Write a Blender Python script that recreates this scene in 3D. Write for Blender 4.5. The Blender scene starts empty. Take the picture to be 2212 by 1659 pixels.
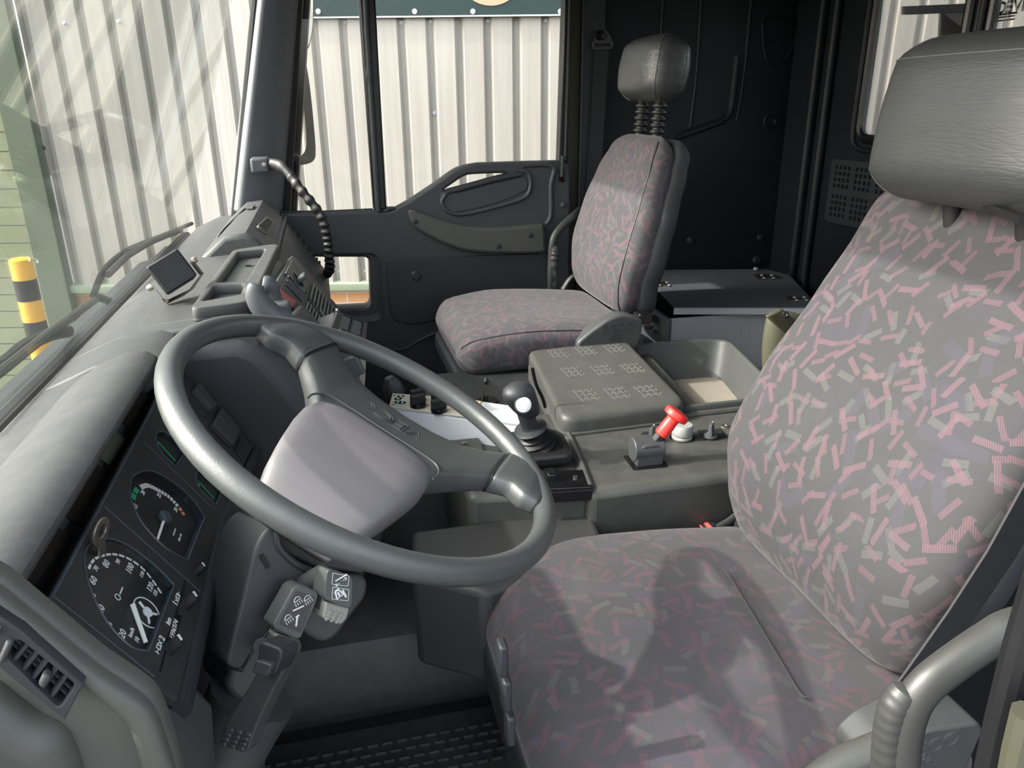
import bpy, bmesh, math, random
from mathutils import Vector, Matrix
V = Vector
random.seed(7)
S = bpy.context.scene
# ------------------------------------------------------------------ camera
FPX, CX, CY = 1640.0, 1106.0, 829.5
PITCH, YAW, ROLL = math.atan(.3706), math.radians(13.5), math.radians(-0.6)
CAM = V((0, 0, 1.32))
FW = V((math.sin(YAW)*math.cos(PITCH), math.cos(YAW)*math.cos(PITCH), -math.sin(PITCH)))
_r = V((math.cos(YAW), -math.sin(YAW), 0)); _u = _r.cross(FW)
RT = _r*math.cos(ROLL) + _u*math.sin(ROLL); UP = _u*math.cos(ROLL) - _r*math.sin(ROLL)
cd = bpy.data.cameras.new('camera'); cam = bpy.data.objects.new('camera', cd)
S.collection.objects.link(cam); S.camera = cam
cd.sensor_width = 36; cd.lens = FPX/2212*36; cd.clip_start = .02; cd.clip_end = 200
cam.matrix_world = Matrix((( RT.x, UP.x, -FW.x, CAM.x), (RT.y, UP.y, -FW.y, CAM.y), (RT.z, UP.z, -FW.z, CAM.z), (0, 0, 0, 1)))
# ------------------------------------------------------------------ light
S.view_settings.view_transform = 'Standard'; S.view_settings.look = 'None'
S.view_settings.gamma = 1; S.view_settings.use_curve_mapping = False
S.view_settings.exposure = 0.27
SUN_EL = math.radians(37); SUN_AZ = math.radians(-4)     # towards the sun: -X, a little +Y
to_sun = V((-math.cos(SUN_EL)*math.cos(SUN_AZ), -math.cos(SUN_EL)*math.sin(SUN_AZ), math.sin(SUN_EL)))
sl = bpy.data.lights.new('sun', 'SUN'); sl.energy = 4.1; sl.angle = math.radians(.9); sl.color = (1, .965, .92)
so = bpy.data.objects.new('sun', sl); S.collection.objects.link(so)
so.rotation_euler = to_sun.to_track_quat('Z', 'Y').to_euler(); so.location = (-6, -1, 6)
w = bpy.data.worlds.new('world'); S.world = w; w.use_nodes = True
nt = w.node_tree; bg = nt.nodes['Background']
sky = nt.nodes.new('ShaderNodeTexSky'); sky.sky_type = 'NISHITA'; sky.sun_disc = False
sky.sun_elevation = SUN_EL; sky.sun_rotation = math.atan2(to_sun.x, to_sun.y)
sky.air_density = 1.2; sky.dust_density = 4.0; sky.ozone_density = 1.0
hs = nt.nodes.new('ShaderNodeHueSaturation'); hs.inputs['Saturation'].default_value = .45
nt.links.new(sky.outputs[0], hs.inputs['Color']); nt.links.new(hs.outputs[0], bg.inputs[0]); bg.inputs[1].default_value = .74

# ------------------------------------------------------------------ helpers
def ray(px, py): return FW + RT*((px-CX)/FPX) - UP*((py-CY)/FPX)
def P(px, py, X=None, Y=None, Z=None):
    d = ray(px, py)
    t = X/d.x if X is not None else Y/d.y if Y is not None else (Z-CAM.z)/d.z
    return CAM + d*t
class Fr:
    def __init__(s, o, ex, ey):
        s.o = V(o); s.ex = V(ex).normalized(); ey = V(ey); s.ez = s.ex.cross(ey).normalized(); s.ey = s.ez.cross(s.ex)
    def pt(s, u, v, w=0): return s.o + s.ex*u + s.ey*v + s.ez*w
    def uv(s, px, py, w=0):
        d = ray(px, py); t = (s.o + s.ez*w - CAM).dot(s.ez)/d.dot(s.ez); q = CAM + d*t - s.o
        return (q.dot(s.ex), q.dot(s.ey))
    def uvs(s, pts, w=0): return [s.uv(a, b, w) for a, b in pts]
    def sub(s, u, v, w=0, rot=0):
        c, n = math.cos(rot), math.sin(rot)
        return Fr(s.pt(u, v, w), s.ex*c + s.ey*n, s.ey*c - s.ex*n)
    def mat(s):
        m = Matrix.Identity(4)
        for i in range(3): m[i][0] = s.ex[i]; m[i][1] = s.ey[i]; m[i][2] = s.ez[i]; m[i][3] = s.o[i]
        return m
ORG = {}
def smooth(me, ang=35):
    me.polygons.foreach_set('use_smooth', [ang > 0]*len(me.polygons))
    if ang == 0: return
    if ang < 180: me.set_sharp_from_angle(angle=math.radians(ang))
def mk(name, src, mat, parent=None, bev=0, seg=2, ang=35, sub=0, label=None, kind=None, cat=None, group=None, org=None):
    if isinstance(src, bmesh.types.BMesh):
        bmesh.ops.remove_doubles(src, verts=src.verts, dist=1e-5)
        bmesh.ops.recalc_face_normals(src, faces=src.faces)
        me = bpy.data.meshes.new(name); src.to_mesh(me); src.free()
    else: me = src; me.name = name
    me.materials.clear(); me.materials.append(mat)
    o = bpy.data.objects.new(name, me); S.collection.objects.link(o)
    if parent is not None: o.parent = parent; g = ORG[parent]
    elif org is not None: g = V(org); o.location = g
    else:
        g = V((0, 0, 0))
        if kind != 'structure':
            xs = [v.co for v in me.vertices]
            if xs: g = V((sum(v.x for v in xs)/len(xs), sum(v.y for v in xs)/len(xs), min(v.z for v in xs))); o.location = g
    ORG[o] = V(g)
    if g.length: me.transform(Matrix.Translation(-g))
    smooth(me, ang)
    if bev:
        m = o.modifiers.new('bevel', 'BEVEL'); m.width = bev; m.segments = seg; m.limit_method = 'ANGLE'; m.angle_limit = math.radians(40); m.harden_normals = False
    if sub:
        m = o.modifiers.new('sub', 'SUBSURF'); m.levels = sub; m.render_levels = sub
    if label: o['label'] = label
    if kind: o['kind'] = kind
    if cat: o['category'] = cat
    if group: o['group'] = group
    return o
def thing(name, loc, label, cat, group=None):
    o = bpy.data.objects.new(name, None); S.collection.objects.link(o); o.location = loc; o.empty_display_size = .05
    o['label'] = label; o['category'] = cat
    if group: o['group'] = group
    ORG[o] = V(loc); return o
def struct(name, src, mat, **k): return mk(name, src, mat, kind='structure', **k)

class MB:
    def __init__(s): s.bm = bmesh.new()
    def face(s, pts):
        vs = [s.bm.verts.new(V(p)) for p in pts]
        try: s.bm.faces.new(vs)
        except ValueError: pass
        return s
    def box(s, c, d, fr=None):
        c = V(c); h = V(d)/2; vs = []
        for i in (-1, 1):
            for j in (-1, 1):
                for k in (-1, 1):
                    if fr: vs.append(s.bm.verts.new(fr.pt(c.x+i*h.x, c.y+j*h.y, c.z+k*h.z)))
                    else: vs.append(s.bm.verts.new(c + V((i*h.x, j*h.y, k*h.z))))
        for f in ((0,1,3,2), (4,6,7,5), (0,4,5,1), (2,3,7,6), (0,2,6,4), (1,5,7,3)): s.bm.faces.new([vs[a] for a in f])
        return s
    def hull(s, bot, top):
        """solid between two rings of equal length"""
        return s.loft([bot, top])
    def loft(s, rings, closed=True, caps=True):
        R = [[s.bm.verts.new(V(p)) for p in r] for r in rings]; n = len(R[0])
        for a, b in zip(R, R[1:]):
            for i in range(n if closed else n-1):
                j = (i+1) % n
                try: s.bm.faces.new((a[i], a[j], b[j], b[i]))
                except ValueError: pass
        if caps and closed:
            for r in (R[0], R[-1]):
                try: s.bm.faces.new(r)
                except ValueError: pass
        return s
    def prism(s, poly, fr, w0, w1):
        return s.loft([[fr.pt(u, v, w0) for u, v in poly], [fr.pt(u, v, w1) for u, v in poly]])
    def tube(s, pts, r, n=12, closed=False, caps=True, asp=(1, 1), up0=None):
        pts = [V(p) for p in pts]; m = len(pts); rs = r if isinstance(r, (list, tuple)) else [r]*m
        T = []
        for i in range(m):
            if closed: t = pts[(i+1) % m]-pts[i-1]
            else: t = pts[min(i+1, m-1)]-pts[max(i-1, 0)]
            T.append(t.normalized())
        a = V(up0) if up0 else (V((0, 0, 1)) if abs(T[0].z) < .9 else V((1, 0, 0)))
        nn = (a - T[0]*a.dot(T[0])).normalized(); rings = []
        for i in range(m):
            nn = (nn - T[i]*nn.dot(T[i])).normalized(); b = T[i].cross(nn)
            rings.append([pts[i] + (nn*math.cos(q)*asp[0] + b*math.sin(q)*asp[1])*rs[i] for q in [2*math.pi*k/n for k in range(n)]])
        if closed: rings.append(rings[0])
        return s.loft(rings, caps=caps and not closed)
    def lathe(s, prof, fr, n=28, a0=0, a1=2*math.pi):
        rings = [[fr.pt(max(r, 1e-4)*math.cos(2*math.pi*k/n), max(r, 1e-4)*math.sin(2*math.pi*k/n), h) for k in range(n)] for r, h in prof]
        return s.loft(rings, caps=prof[0] != prof[-1])
def smoothpath(pts, k=6, closed=False):
    pts = [V(p) for p in pts]; out = []; n = len(pts)
    rng = range(n if closed else n-1)
    for i in rng:
        p1, p2 = pts[i], pts[(i+1) % n]
        p0 = pts[i-1] if (i > 0 or closed) else p1; p3 = pts[(i+2) % n] if (i+2 < n or closed) else p2
        for j in range(k):
            t = j/k; out.append(.5*((2*p1) + (p2-p0)*t + (2*p0-5*p1+4*p2-p3)*t*t + (3*p1-3*p2+p3-p0)*t**3))
    if not closed: out.append(pts[-1])
    return out
def sm2(pts, k=5, closed=True): return [(p.x, p.y) for p in smoothpath([V((a, b, 0)) for a, b in pts], k, closed)]
def rpoly(pts, r, k=5):
    out = []; n = len(pts)
    for i in range(n):
        p = V(pts[i]).to_2d(); a = V(pts[i-1]).to_2d(); b = V(pts[(i+1) % n]).to_2d()
        rr = r[i] if isinstance(r, (list, tuple)) else r
        da = (a-p); db = (b-p); rr = min(rr, da.length*.49, db.length*.49)
        if rr <= 0: out.append(tuple(p)); continue
        s, e = p+da.normalized()*rr, p+db.normalized()*rr
        for j in range(k+1):
            t = j/k; q = s*(1-t)**2 + p*2*t*(1-t) + e*t*t; out.append((q.x, q.y))
    return out
def rect(u0, v0, u1, v1, r=0, k=4): 
    q = [(u0, v0), (u1, v0), (u1, v1), (u0, v1)]
    return rpoly(q, r, k) if r else q
def circ(u, v, r, n=24, ry=None): return [(u+r*math.cos(2*math.pi*i/n), v+(ry or r)*math.sin(2*math.pi*i/n)) for i in range(n)]
def curve_mesh(polys, thick, bev=0, res=1):
    cu = bpy.data.curves.new('c', 'CURVE'); cu.dimensions = '2D'; cu.fill_mode = 'BOTH'
    cu.extrude = max(thick/2-bev, 0); cu.bevel_depth = bev; cu.bevel_resolution = res; cu.offset = -bev
    for p in polys:
        sp = cu.splines.new('POLY'); sp.points.add(len(p)-1); sp.use_cyclic_u = True
        for i, (a, b) in enumerate(p): sp.points[i].co = (a, b, 0, 1)
    ob = bpy.data.objects.new('c', cu); S.collection.objects.link(ob)
    dg = bpy.context.evaluated_depsgraph_get(); dg.update()
    me = bpy.data.meshes.new_from_object(ob.evaluated_get(dg)); bpy.data.objects.remove(ob); bpy.data.curves.remove(cu)
    return me
def plate(name, fr, polys, w0, w1, mat, parent=None, bev=.002, **k):
    """flat part: first polygon the outline, the rest holes; from height w0 to w1 above the frame plane"""
    me = curve_mesh(polys, w1-w0, bev)
    me.transform(fr.sub(0, 0, (w0+w1)/2).mat())
    return mk(name, me, mat, parent, **k)
FONT = None
def text(name, s, fr, size, mat, parent, depth=.0006, align='CENTER', sx=1.0, bold=0, shear=0, label=None):
    cu = bpy.data.curves.new('t', 'FONT'); cu.body = s; cu.size = size; cu.align_x = align; cu.align_y = 'CENTER'; cu.extrude = depth/2; cu.offset = bold; cu.shear = shear; cu.resolution_u = 2
    ob = bpy.data.objects.new('t', cu); S.collection.objects.link(ob)
    dg = bpy.context.evaluated_depsgraph_get(); dg.update()
    me = bpy.data.meshes.new_from_object(ob.evaluated_get(dg)); bpy.data.objects.remove(ob); bpy.data.curves.remove(cu)
    me.transform(fr.mat() @ Matrix.Diagonal((sx, 1, 1, 1)))
    return mk(name, me, mat, parent, ang=180, label=label)
def outline_text(name, s, fr, size, mat, parent, r=.0005, sx=1.0, shear=0):
    cu = bpy.data.curves.new('t', 'FONT'); cu.body = s; cu.size = size; cu.align_x = 'CENTER'; cu.align_y = 'CENTER'; cu.fill_mode = 'NONE' if 0 else cu.fill_mode
    ob = bpy.data.objects.new('t', cu); S.collection.objects.link(ob)
    dg = bpy.context.evaluated_depsgraph_get(); dg.update()
    me = bpy.data.meshes.new_from_object(ob.evaluated_get(dg)); bpy.data.objects.remove(ob); bpy.data.curves.remove(cu)
    bm = bmesh.new(); bm.from_mesh(me); bmesh.ops.remove_doubles(bm, verts=bm.verts, dist=1e-6)
    out = MB(); es = [e for e in bm.edges if len(e.link_faces) == 1]; adj = {}
    for e in es:
        for v in e.verts: adj.setdefault(v, []).append(e)
    seen = set()
    for e in es:
        if e in seen: continue
        loop = [e.verts[0]]; cur = e; v = e.verts[1]; seen.add(e)
        while v != loop[0]:
            loop.append(v); nx = [q for q in adj[v] if q not in seen]
            if not nx: break
            cur = nx[0]; seen.add(cur); v = cur.other_vert(v)
        if len(loop) > 2: out.tube([fr.pt(q.co.x*sx, q.co.y, 0) for q in loop], r, 5, closed=True, up0=fr.ez)
    bm.free(); return mk(name, out.bm, mat, parent)
def pad(name, spine, mat, parent, ends=(.05, .05), n=56, exp=3.2, k=5, uvoff=(0, 0), **kw):
    """upholstered body along a spine of (centre, width dir, thick dir, half width, half thickness, hollow)"""
    C = smoothpath([q[0] for q in spine], k); m = len(C)
    def lerp(i, j):
        t = i/(m-1)*(len(spine)-1); a = min(int(t), len(spine)-2); f = t-a; f = f*f*(3-2*f)
        return spine[a][j]*(1-f) + spine[a+1][j]*f
    L = [0]
    for a, b in zip(C, C[1:]): L.append(L[-1]+(b-a).length)
    stations = []
    def st(i, sc): stations.append((C[i], V(lerp(i, 1)).normalized(), V(lerp(i, 2)).normalized(), lerp(i, 3), lerp(i, 4), lerp(i, 5), sc, L[i]))
    def at(l):
        for i in range(m-1):
            if L[i+1] >= l:
                f = (l-L[i])/(L[i+1]-L[i]); return C[i].lerp(C[i+1], f), i+f
        return C[-1], m-1
    ls = [ends[0]*(1-math.cos(q*math.pi/2/7)) for q in range(0, 7)] + [l for l in L if ends[0] < l < L[-1]-ends[1]] + [L[-1]-ends[1]*(1-math.cos(q*math.pi/2/7)) for q in range(6, -1, -1)]
    rings = []; vv = []
    for l in ls:
        c, fi = at(l)
        d0, d1 = l, L[-1]-l; sc = 1; sw = 0
        if d0 < ends[0]: x = 1-d0/ends[0]; sc = math.sqrt(max(1-x*x, 0)); sw = ends[0]
        if d1 < ends[1]: x = 1-d1/ends[1]; sc = math.sqrt(max(1-x*x, 0)); sw = ends[1]
        t = fi/(m-1)*(len(spine)-1); a = min(int(t), len(spine)-2); f = t-a; f = f*f*(3-2*f)
        g = lambda j: spine[a][j]*(1-f)+spine[a+1][j]*f
        ex = V(V(spine[a][1]).lerp(V(spine[a+1][1]), f)).normalized(); ey = V(V(spine[a][2]).lerp(V(spine[a+1][2]), f)).normalized()
        hw, ht, ho = g(3), g(4), g(5)
        hw_ = hw-min(sw, hw)*(1-sc)*.9; ht_ = max(ht*sc, .0015)
        ring = []
        for q in range(n):
            th = 2*math.pi*q/n; cx, sy = math.cos(th), math.sin(th)
            u = math.copysign(abs(cx)**(2/exp), cx)*hw_; v = math.copysign(abs(sy)**(2/exp), sy)*ht_
            if sy > 0: v -= ho*sc*max(0, (1-(u/hw_)**2))**1.5*sy
            ring.append(c+ex*u+ey*v)
        rings.append(ring); vv.append(l)
    bm = bmesh.new(); uvl = bm.loops.layers.uv.new('UVMap')
    R = [[bm.verts.new(p) for p in r] for r in rings]
    mid = rings[len(rings)//2]; ul = [0]
    for i in range(n): ul.append(ul[-1]+(mid[(i+1) % n]-mid[i]).length)
    for a in range(len(R)-1):
        for i in range(n):
            j = (i+1) % n
            f = bm.faces.new((R[a][i], R[a][j], R[a+1][j], R[a+1][i]))
            for lp, (uu, vw) in zip(f.loops, ((ul[i], vv[a]), (ul[i+1], vv[a]), (ul[i+1], vv[a+1]), (ul[i], vv[a+1]))):
                lp[uvl].uv = (uu+uvoff[0], vw+uvoff[1])
    for r in (R[0], R[-1]): bm.faces.new(r)
    bmesh.ops.recalc_face_normals(bm, faces=bm.faces)
    me = bpy.data.meshes.new(name); bm.to_mesh(me); bm.free()
    return mk(name, me, mat, parent, ang=180, **kw), rings
def copy_tree(o, parent=None, d=None):
    c = o.copy(); S.collection.objects.link(c); ORG[c] = ORG[o] + (V(d) if d else V((0, 0, 0)))
    if parent is not None: c.parent = parent
    if d: c.location = V(o.location) + V(d)
    for ch in [x for x in o.children]: copy_tree(ch, c)
    return c
# ------------------------------------------------------------------ materials
MATS = {}
def nm(name):
    m = bpy.data.materials.new(name); m.use_nodes = True; t = m.node_tree; b = t.nodes['Principled BSDF']
    MATS[name] = m; return m, t, b
def N(t, k, **kw):
    n = t.nodes.new(k)
    for a, v in kw.items():
        if a in n.inputs: n.inputs[a].default_value = v
        else: setattr(n, a, v)
    return n
def coords(t, kind='Object'): return N(t, 'ShaderNodeTexCoord').outputs[kind]
def geo(t): return N(t, 'ShaderNodeNewGeometry').outputs['Position']
def noise(t, vec, scale, detail=4, rough=.55):
    n = N(t, 'ShaderNodeTexNoise'); n.inputs['Scale'].default_value = scale; n.inputs['Detail'].default_value = detail; n.inputs['Roughness'].default_value = rough
    t.links.new(vec, n.inputs['Vector']); return n.outputs[0]
def ramp(t, fac, stops):
    r = N(t, 'ShaderNodeValToRGB'); e = r.color_ramp.elements
    while len(e) < len(stops): e.new(.5)
    for x, (p, c) in zip(e, stops): x.position = p; x.color = (*c, 1) if len(c) == 3 else c
    t.links.new(fac, r.inputs[0]); return r.outputs[0]
def mixc(t, fac, a, b):
    m = N(t, 'ShaderNodeMix', data_type='RGBA')
    for i, v in ((0, fac), (6, a), (7, b)):
        if isinstance(v, (float, int)): m.inputs[i].default_value = v
        elif isinstance(v, tuple): m.inputs[i].default_value = (*v, 1) if len(v) == 3 else v
        else: t.links.new(v, m.inputs[i])
    return m.outputs[2]
def math_(t, op, a, b=None, c=None):
    m = N(t, 'ShaderNodeMath', operation=op)
    for i, v in enumerate((a, b, c)):
        if v is None: continue
        if isinstance(v, (float, int)): m.inputs[i].default_value = v
        else: t.links.new(v, m.inputs[i])
    return m.outputs[0]
def bump(t, b, h, strength=.3, dist=.001):
    n = N(t, 'ShaderNodeBump'); n.inputs['Strength'].default_value = strength; n.inputs['Distance'].default_value = dist
    t.links.new(h, n.inputs['Height']); t.links.new(n.outputs[0], b.inputs['Normal'])
def plastic(name, col, rough=.5, grain=900, gs=.35, mott=.12, spec=.5, dust=0, dustc=(.3, .28, .25), coat=0):
    m, t, b = nm(name); g = geo(t)
    lo = tuple(c*(1-mott) for c in col); hi = tuple(min(c*(1+mott), 1) for c in col)
    c = mixc(t, noise(t, g, 14, 5), lo, hi)
    if dust:
        d = math_(t, 'MULTIPLY', ramp(t, noise(t, g, 30, 6, .7), [(.45, (0, 0, 0)), (.75, (1, 1, 1))]), dust); c = mixc(t, d, c, dustc)
    t.links.new(c, b.inputs['Base Color'])
    rr = math_(t, 'MULTIPLY_ADD', noise(t, g, 40, 3), .16, rough-.08); t.links.new(rr, b.inputs['Roughness'])
    b.inputs['Specular IOR Level'].default_value = spec; b.inputs['Coat Weight'].default_value = coat
    if gs: bump(t, b, noise(t, g, grain, 3, .6), gs, .0006)
    return m
def leather(name, col, rough=.4, s=260, gs=.5, spec=.5, an=(1, 1, 1)):
    m, t, b = nm(name); g = geo(t)
    mp_ = N(t, 'ShaderNodeMapping'); mp_.inputs['Scale'].default_value = an; t.links.new(g, mp_.inputs[0]); g = mp_.outputs[0]
    v = N(t, 'ShaderNodeTexVoronoi', feature='DISTANCE_TO_EDGE'); v.inputs['Scale'].default_value = s
    wv = N(t, 'ShaderNodeVectorMath', operation='ADD'); t.links.new(g, wv.inputs[0])
    nn = N(t, 'ShaderNodeTexNoise'); nn.inputs['Scale'].default_value = 30; t.links.new(g, nn.inputs['Vector'])
    sc = N(t, 'ShaderNodeVectorMath', operation='SCALE'); sc.inputs['Scale'].default_value = .02; t.links.new(nn.outputs['Color'], sc.inputs[0]); t.links.new(sc.outputs[0], wv.inputs[1])
    t.links.new(wv.outputs[0], v.inputs['Vector'])
    h = math_(t, 'ADD', math_(t, 'MINIMUM', math_(t, 'MULTIPLY', v.outputs['Distance'], 3.), .5), math_(t, 'MULTIPLY', noise(t, g, 70, 5, .7), .9))
    b.inputs['Base Color'].default_value = (*col, 1)
    t.links.new(math_(t, 'MULTIPLY_ADD', noise(t, g, 25, 4), .25, rough-.12), b.inputs['Roughness']); b.inputs['Specular IOR Level'].default_value = spec
    bump(t, b, h, gs, .0011); return m
def flat(name, col, rough=.5, metal=0, spec=.5):
    m, t, b = nm(name); b.inputs['Base Color'].default_value = (*col, 1); b.inputs['Roughness'].default_value = rough; b.inputs['Metallic'].default_value = metal; b.inputs['Specular IOR Level'].default_value = spec; return m
def metal(name, col, rough=.3, streak=(1, 40, 1), scr=.3, met=1.0):
    m, t, b = nm(name); g = geo(t)
    mp = N(t, 'ShaderNodeMapping'); mp.inputs['Scale'].default_value = streak; t.links.new(g, mp.inputs[0])
    n1 = noise(t, mp.outputs[0], 12, 6, .7); n2 = noise(t, g, 9, 4)
    t.links.new(mixc(t, n1, tuple(c*.75 for c in col), col), b.inputs['Base Color'])
    t.links.new(math_(t, 'ADD', math_(t, 'MULTIPLY_ADD', n1, scr, rough-scr/2), math_(t, 'MULTIPLY', n2, .12)), b.inputs['Roughness'])
    b.inputs['Metallic'].default_value = met; bump(t, b, n1, .08, .0006); return m
def glass(name, tint=(.93, .96, .94), refl=.9, haze=0.0):
    m = bpy.data.materials.new(name); m.use_nodes = True; t = m.node_tree; t.nodes.clear()
    o = N(t, 'ShaderNodeOutputMaterial'); tr = N(t, 'ShaderNodeBsdfTransparent'); gl = N(t, 'ShaderNodeBsdfGlossy'); gl.inputs['Roughness'].default_value = .0
    tr.inputs[0].default_value = (*tint, 1); fz = N(t, 'ShaderNodeFresnel'); fz.inputs[0].default_value = 1.5
    mx = N(t, 'ShaderNodeMixShader'); t.links.new(math_(t, 'MULTIPLY', fz.outputs[0], refl), mx.inputs[0]); t.links.new(tr.outputs[0], mx.inputs[1]); t.links.new(gl.outputs[0], mx.inputs[2])
    last = mx.outputs[0]
    if haze:
        df = N(t, 'ShaderNodeBsdfDiffuse'); df.inputs[0].default_value = (.8, .8, .76, 1)
        g = geo(t); hz = math_(t, 'MULTIPLY', ramp(t, noise(t, g, 7, 6, .7), [(.35, (.3, .3, .3)), (.8, (1, 1, 1))]), haze)
        m2 = N(t, 'ShaderNodeMixShader'); t.links.new(hz, m2.inputs[0]); t.links.new(last, m2.inputs[1]); t.links.new(df.outputs[0], m2.inputs[2]); last = m2.outputs[0]
    t.links.new(last, o.inputs[0]); MATS[name] = m; return m
def fabric(name, base=(.052, .052, .0545), dens=1.0, soil=.35, pk=(.125, .076, .090), gr=(.092, .095, .090), pu=(.062, .057, .074)):
    m, t, b = nm(name); uv = coords(t, 'UV')
    wob = N(t, 'ShaderNodeVectorMath', operation='ADD'); t.links.new(uv, wob.inputs[0])
    nn = N(t, 'ShaderNodeTexNoise'); nn.inputs['Scale'].default_value = 8; t.links.new(uv, nn.inputs['Vector'])
    sc = N(t, 'ShaderNodeVectorMath', operation='SCALE'); sc.inputs['Scale'].default_value = .01; t.links.new(nn.outputs['Color'], sc.inputs[0]); t.links.new(sc.outputs[0], wob.inputs[1])
    uvx = N(t, 'ShaderNodeSeparateXYZ'); t.links.new(uv, uvx.inputs[0])
    def bars(scale, off, L, W, keep):
        mp = N(t, 'ShaderNodeMapping'); mp.inputs['Scale'].default_value = (scale,)*3; mp.inputs['Location'].default_value = (off, off*.7, 0); mp.inputs['Rotation'].default_value = (0, 0, off); t.links.new(wob.outputs[0], mp.inputs[0])
        v = N(t, 'ShaderNodeTexVoronoi', voronoi_dimensions='2D', feature='F1'); v.inputs['Scale'].default_value = 1; v.inputs['Randomness'].default_value = .85; t.links.new(mp.outputs[0], v.inputs['Vector'])
        d = N(t, 'ShaderNodeVectorMath', operation='SUBTRACT'); t.links.new(mp.outputs[0], d.inputs[0]); t.links.new(v.outputs['Position'], d.inputs[1])
        cs = N(t, 'ShaderNodeSeparateColor'); t.links.new(v.outputs['Color'], cs.inputs[0])
        rt = N(t, 'ShaderNodeVectorRotate', rotation_type='Z_AXIS'); t.links.new(d.outputs[0], rt.inputs['Vector']); t.links.new(math_(t, 'MULTIPLY', cs.outputs[0], 6.283), rt.inputs['Angle'])
        sp = N(t, 'ShaderNodeSeparateXYZ'); t.links.new(rt.outputs[0], sp.inputs[0])
        a = math_(t, 'LESS_THAN', math_(t, 'ABSOLUTE', sp.outputs[0]), L); c = math_(t, 'LESS_THAN', math_(t, 'ABSOLUTE', sp.outputs[1]), W)
        return math_(t, 'MULTIPLY', math_(t, 'MULTIPLY', a, c), math_(t, 'GREATER_THAN', cs.outputs[1], 1-keep))
    def threads(ax, ay, f):
        s = math_(t, 'SINE', math_(t, 'ADD', math_(t, 'MULTIPLY', uvx.outputs[0], ax*f), math_(t, 'MULTIPLY', uvx.outputs[1], ay*f)))
        return math_(t, 'MULTIPLY_ADD', math_(t, 'GREATER_THAN', s, -.1), .68, .32)
    wv = math_(t, 'MULTIPLY_ADD', math_(t, 'SINE', math_(t, 'ADD', math_(t, 'MULTIPLY', uvx.outputs[0], 4200.), math_(t, 'MULTIPLY', uvx.outputs[1], 4200.))), .12, .95)
    bc = N(t, 'ShaderNodeVectorMath', operation='SCALE'); bc.inputs[0].default_value = base; t.links.new(wv, bc.inputs['Scale'])
    c = bc.outputs[0]
    c = mixc(t, math_(t, 'MULTIPLY', ramp(t, noise(t, uv, 6, 3), [(.5, (0, 0, 0)), (.7, (1, 1, 1))]), .35), c, (base[0]*1.1, base[1]*.95, base[2]*1.3))
    c = mixc(t, math_(t, 'MULTIPLY', bars(26, 7.3, .42, .13, .55*dens), math_(t, 'MULTIPLY', threads(.5, 1.9, 1350), .7)), c, gr)
    c = mixc(t, math_(t, 'MULTIPLY', bars(19, 3.1, .5, .17, .3*dens), math_(t, 'MULTIPLY', threads(.5, 1.9, 1350), .6)), c, pu)
    c = mixc(t, math_(t, 'MULTIPLY', bars(24, 1.7, .44, .105, .78*dens), math_(t, 'MULTIPLY', threads(1.6, .8, 1350), .85)), c, pk)
    c = mixc(t, math_(t, 'MULTIPLY', bars(31, 5.9, .46, .12, .66*dens), math_(t, 'MULTIPLY', threads(1.6, .8, 1350), .85)), c, tuple(q*.92 for q in pk))
    c = mixc(t, math_(t, 'MULTIPLY', ramp(t, noise(t, uv, 5, 5, .65), [(.5, (0, 0, 0)), (.68, (1, 1, 1))]), soil), c, (base[0]*1.25, base[1]*1.23, base[2]*1.25))
    t.links.new(c, b.inputs['Base Color']); b.inputs['Roughness'].default_value = .95; b.inputs['Specular IOR Level'].default_value = .15
    b.inputs['Sheen Weight'].default_value = .12; b.inputs['Sheen Roughness'].default_value = .4
    h = math_(t, 'ADD', noise(t, uv, 9, 3), math_(t, 'MULTIPLY', wv, .04))
    bump(t, b, h, .5, .006); return m

dash_m = plastic('dash_grey_plastic', (.046, .048, .049), .52, 1300, .4, .06, dust=.16, dustc=(.16, .155, .145))
dash2_m = plastic('dash_front_plastic', (.060, .062, .061), .45, 1300, .3, .06, dust=.1, dustc=(.2, .19, .17))
pillar_m = plastic('pillar_plastic', (.12, .13, .142), .5, 900, .5, .05)
knee_m = plastic('knee_panel_plastic', (.036, .039, .043), .5, 1300, .3, .05)
emb_m = plastic('lid_edge_wear', (.105, .105, .095), .5, 900, .1, .05)
olive_m = plastic('dash_end_plastic', (.068, .072, .062), .55, 900, .3, .08, dust=.08, dustc=(.14, .13, .11))
panel_m = plastic('cluster_plastic', (.028, .029, .030), .6, 1500, .45, .05)
dark_m = plastic('dark_trim_plastic', (.022, .025, .029), .5, 700, .4, .08)
liner_m = plastic('rear_lining_plastic', (.0075, .0095, .013), .5, 700, .3, .1, spec=.35)
door_m = leather('door_trim_vinyl', (.034, .037, .041), .5, 330, .3)
doorlow_m = plastic('door_pocket_vinyl', (.020, .022, .026), .55, 500, .4, .1)
handle_m = plastic('handle_grey_plastic', (.060, .062, .058), .42, 1500, .25, .05)
handle3_m = plastic('satin_grey_plastic', (.040, .041, .039), .38, 1500, .2, .05)
rubber_m = plastic('black_rubber', (.010, .010, .010), .45, 800, .1, .1)
seal_m = plastic('seal_rubber', (.008, .008, .009), .35, 800, 0, .05)
floor_m = plastic('floor_rubber', (.020, .022, .024), .5, 350, .5, .25, dust=.3, dustc=(.07, .065, .055))
console_m = plastic('console_plastic', (.050, .052, .048), .48, 1200, .3, .1, dust=.3, dustc=(.13, .125, .11))
lid_m = plastic('lid_plastic', (.060, .062, .057), .42, 1200, .35, .06, dust=.22, dustc=(.16, .155, .14))
bin_m = plastic('bin_plastic', (.058, .061, .060), .5, 1200, .3, .06, dust=.12, dustc=(.15, .145, .13))
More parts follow.
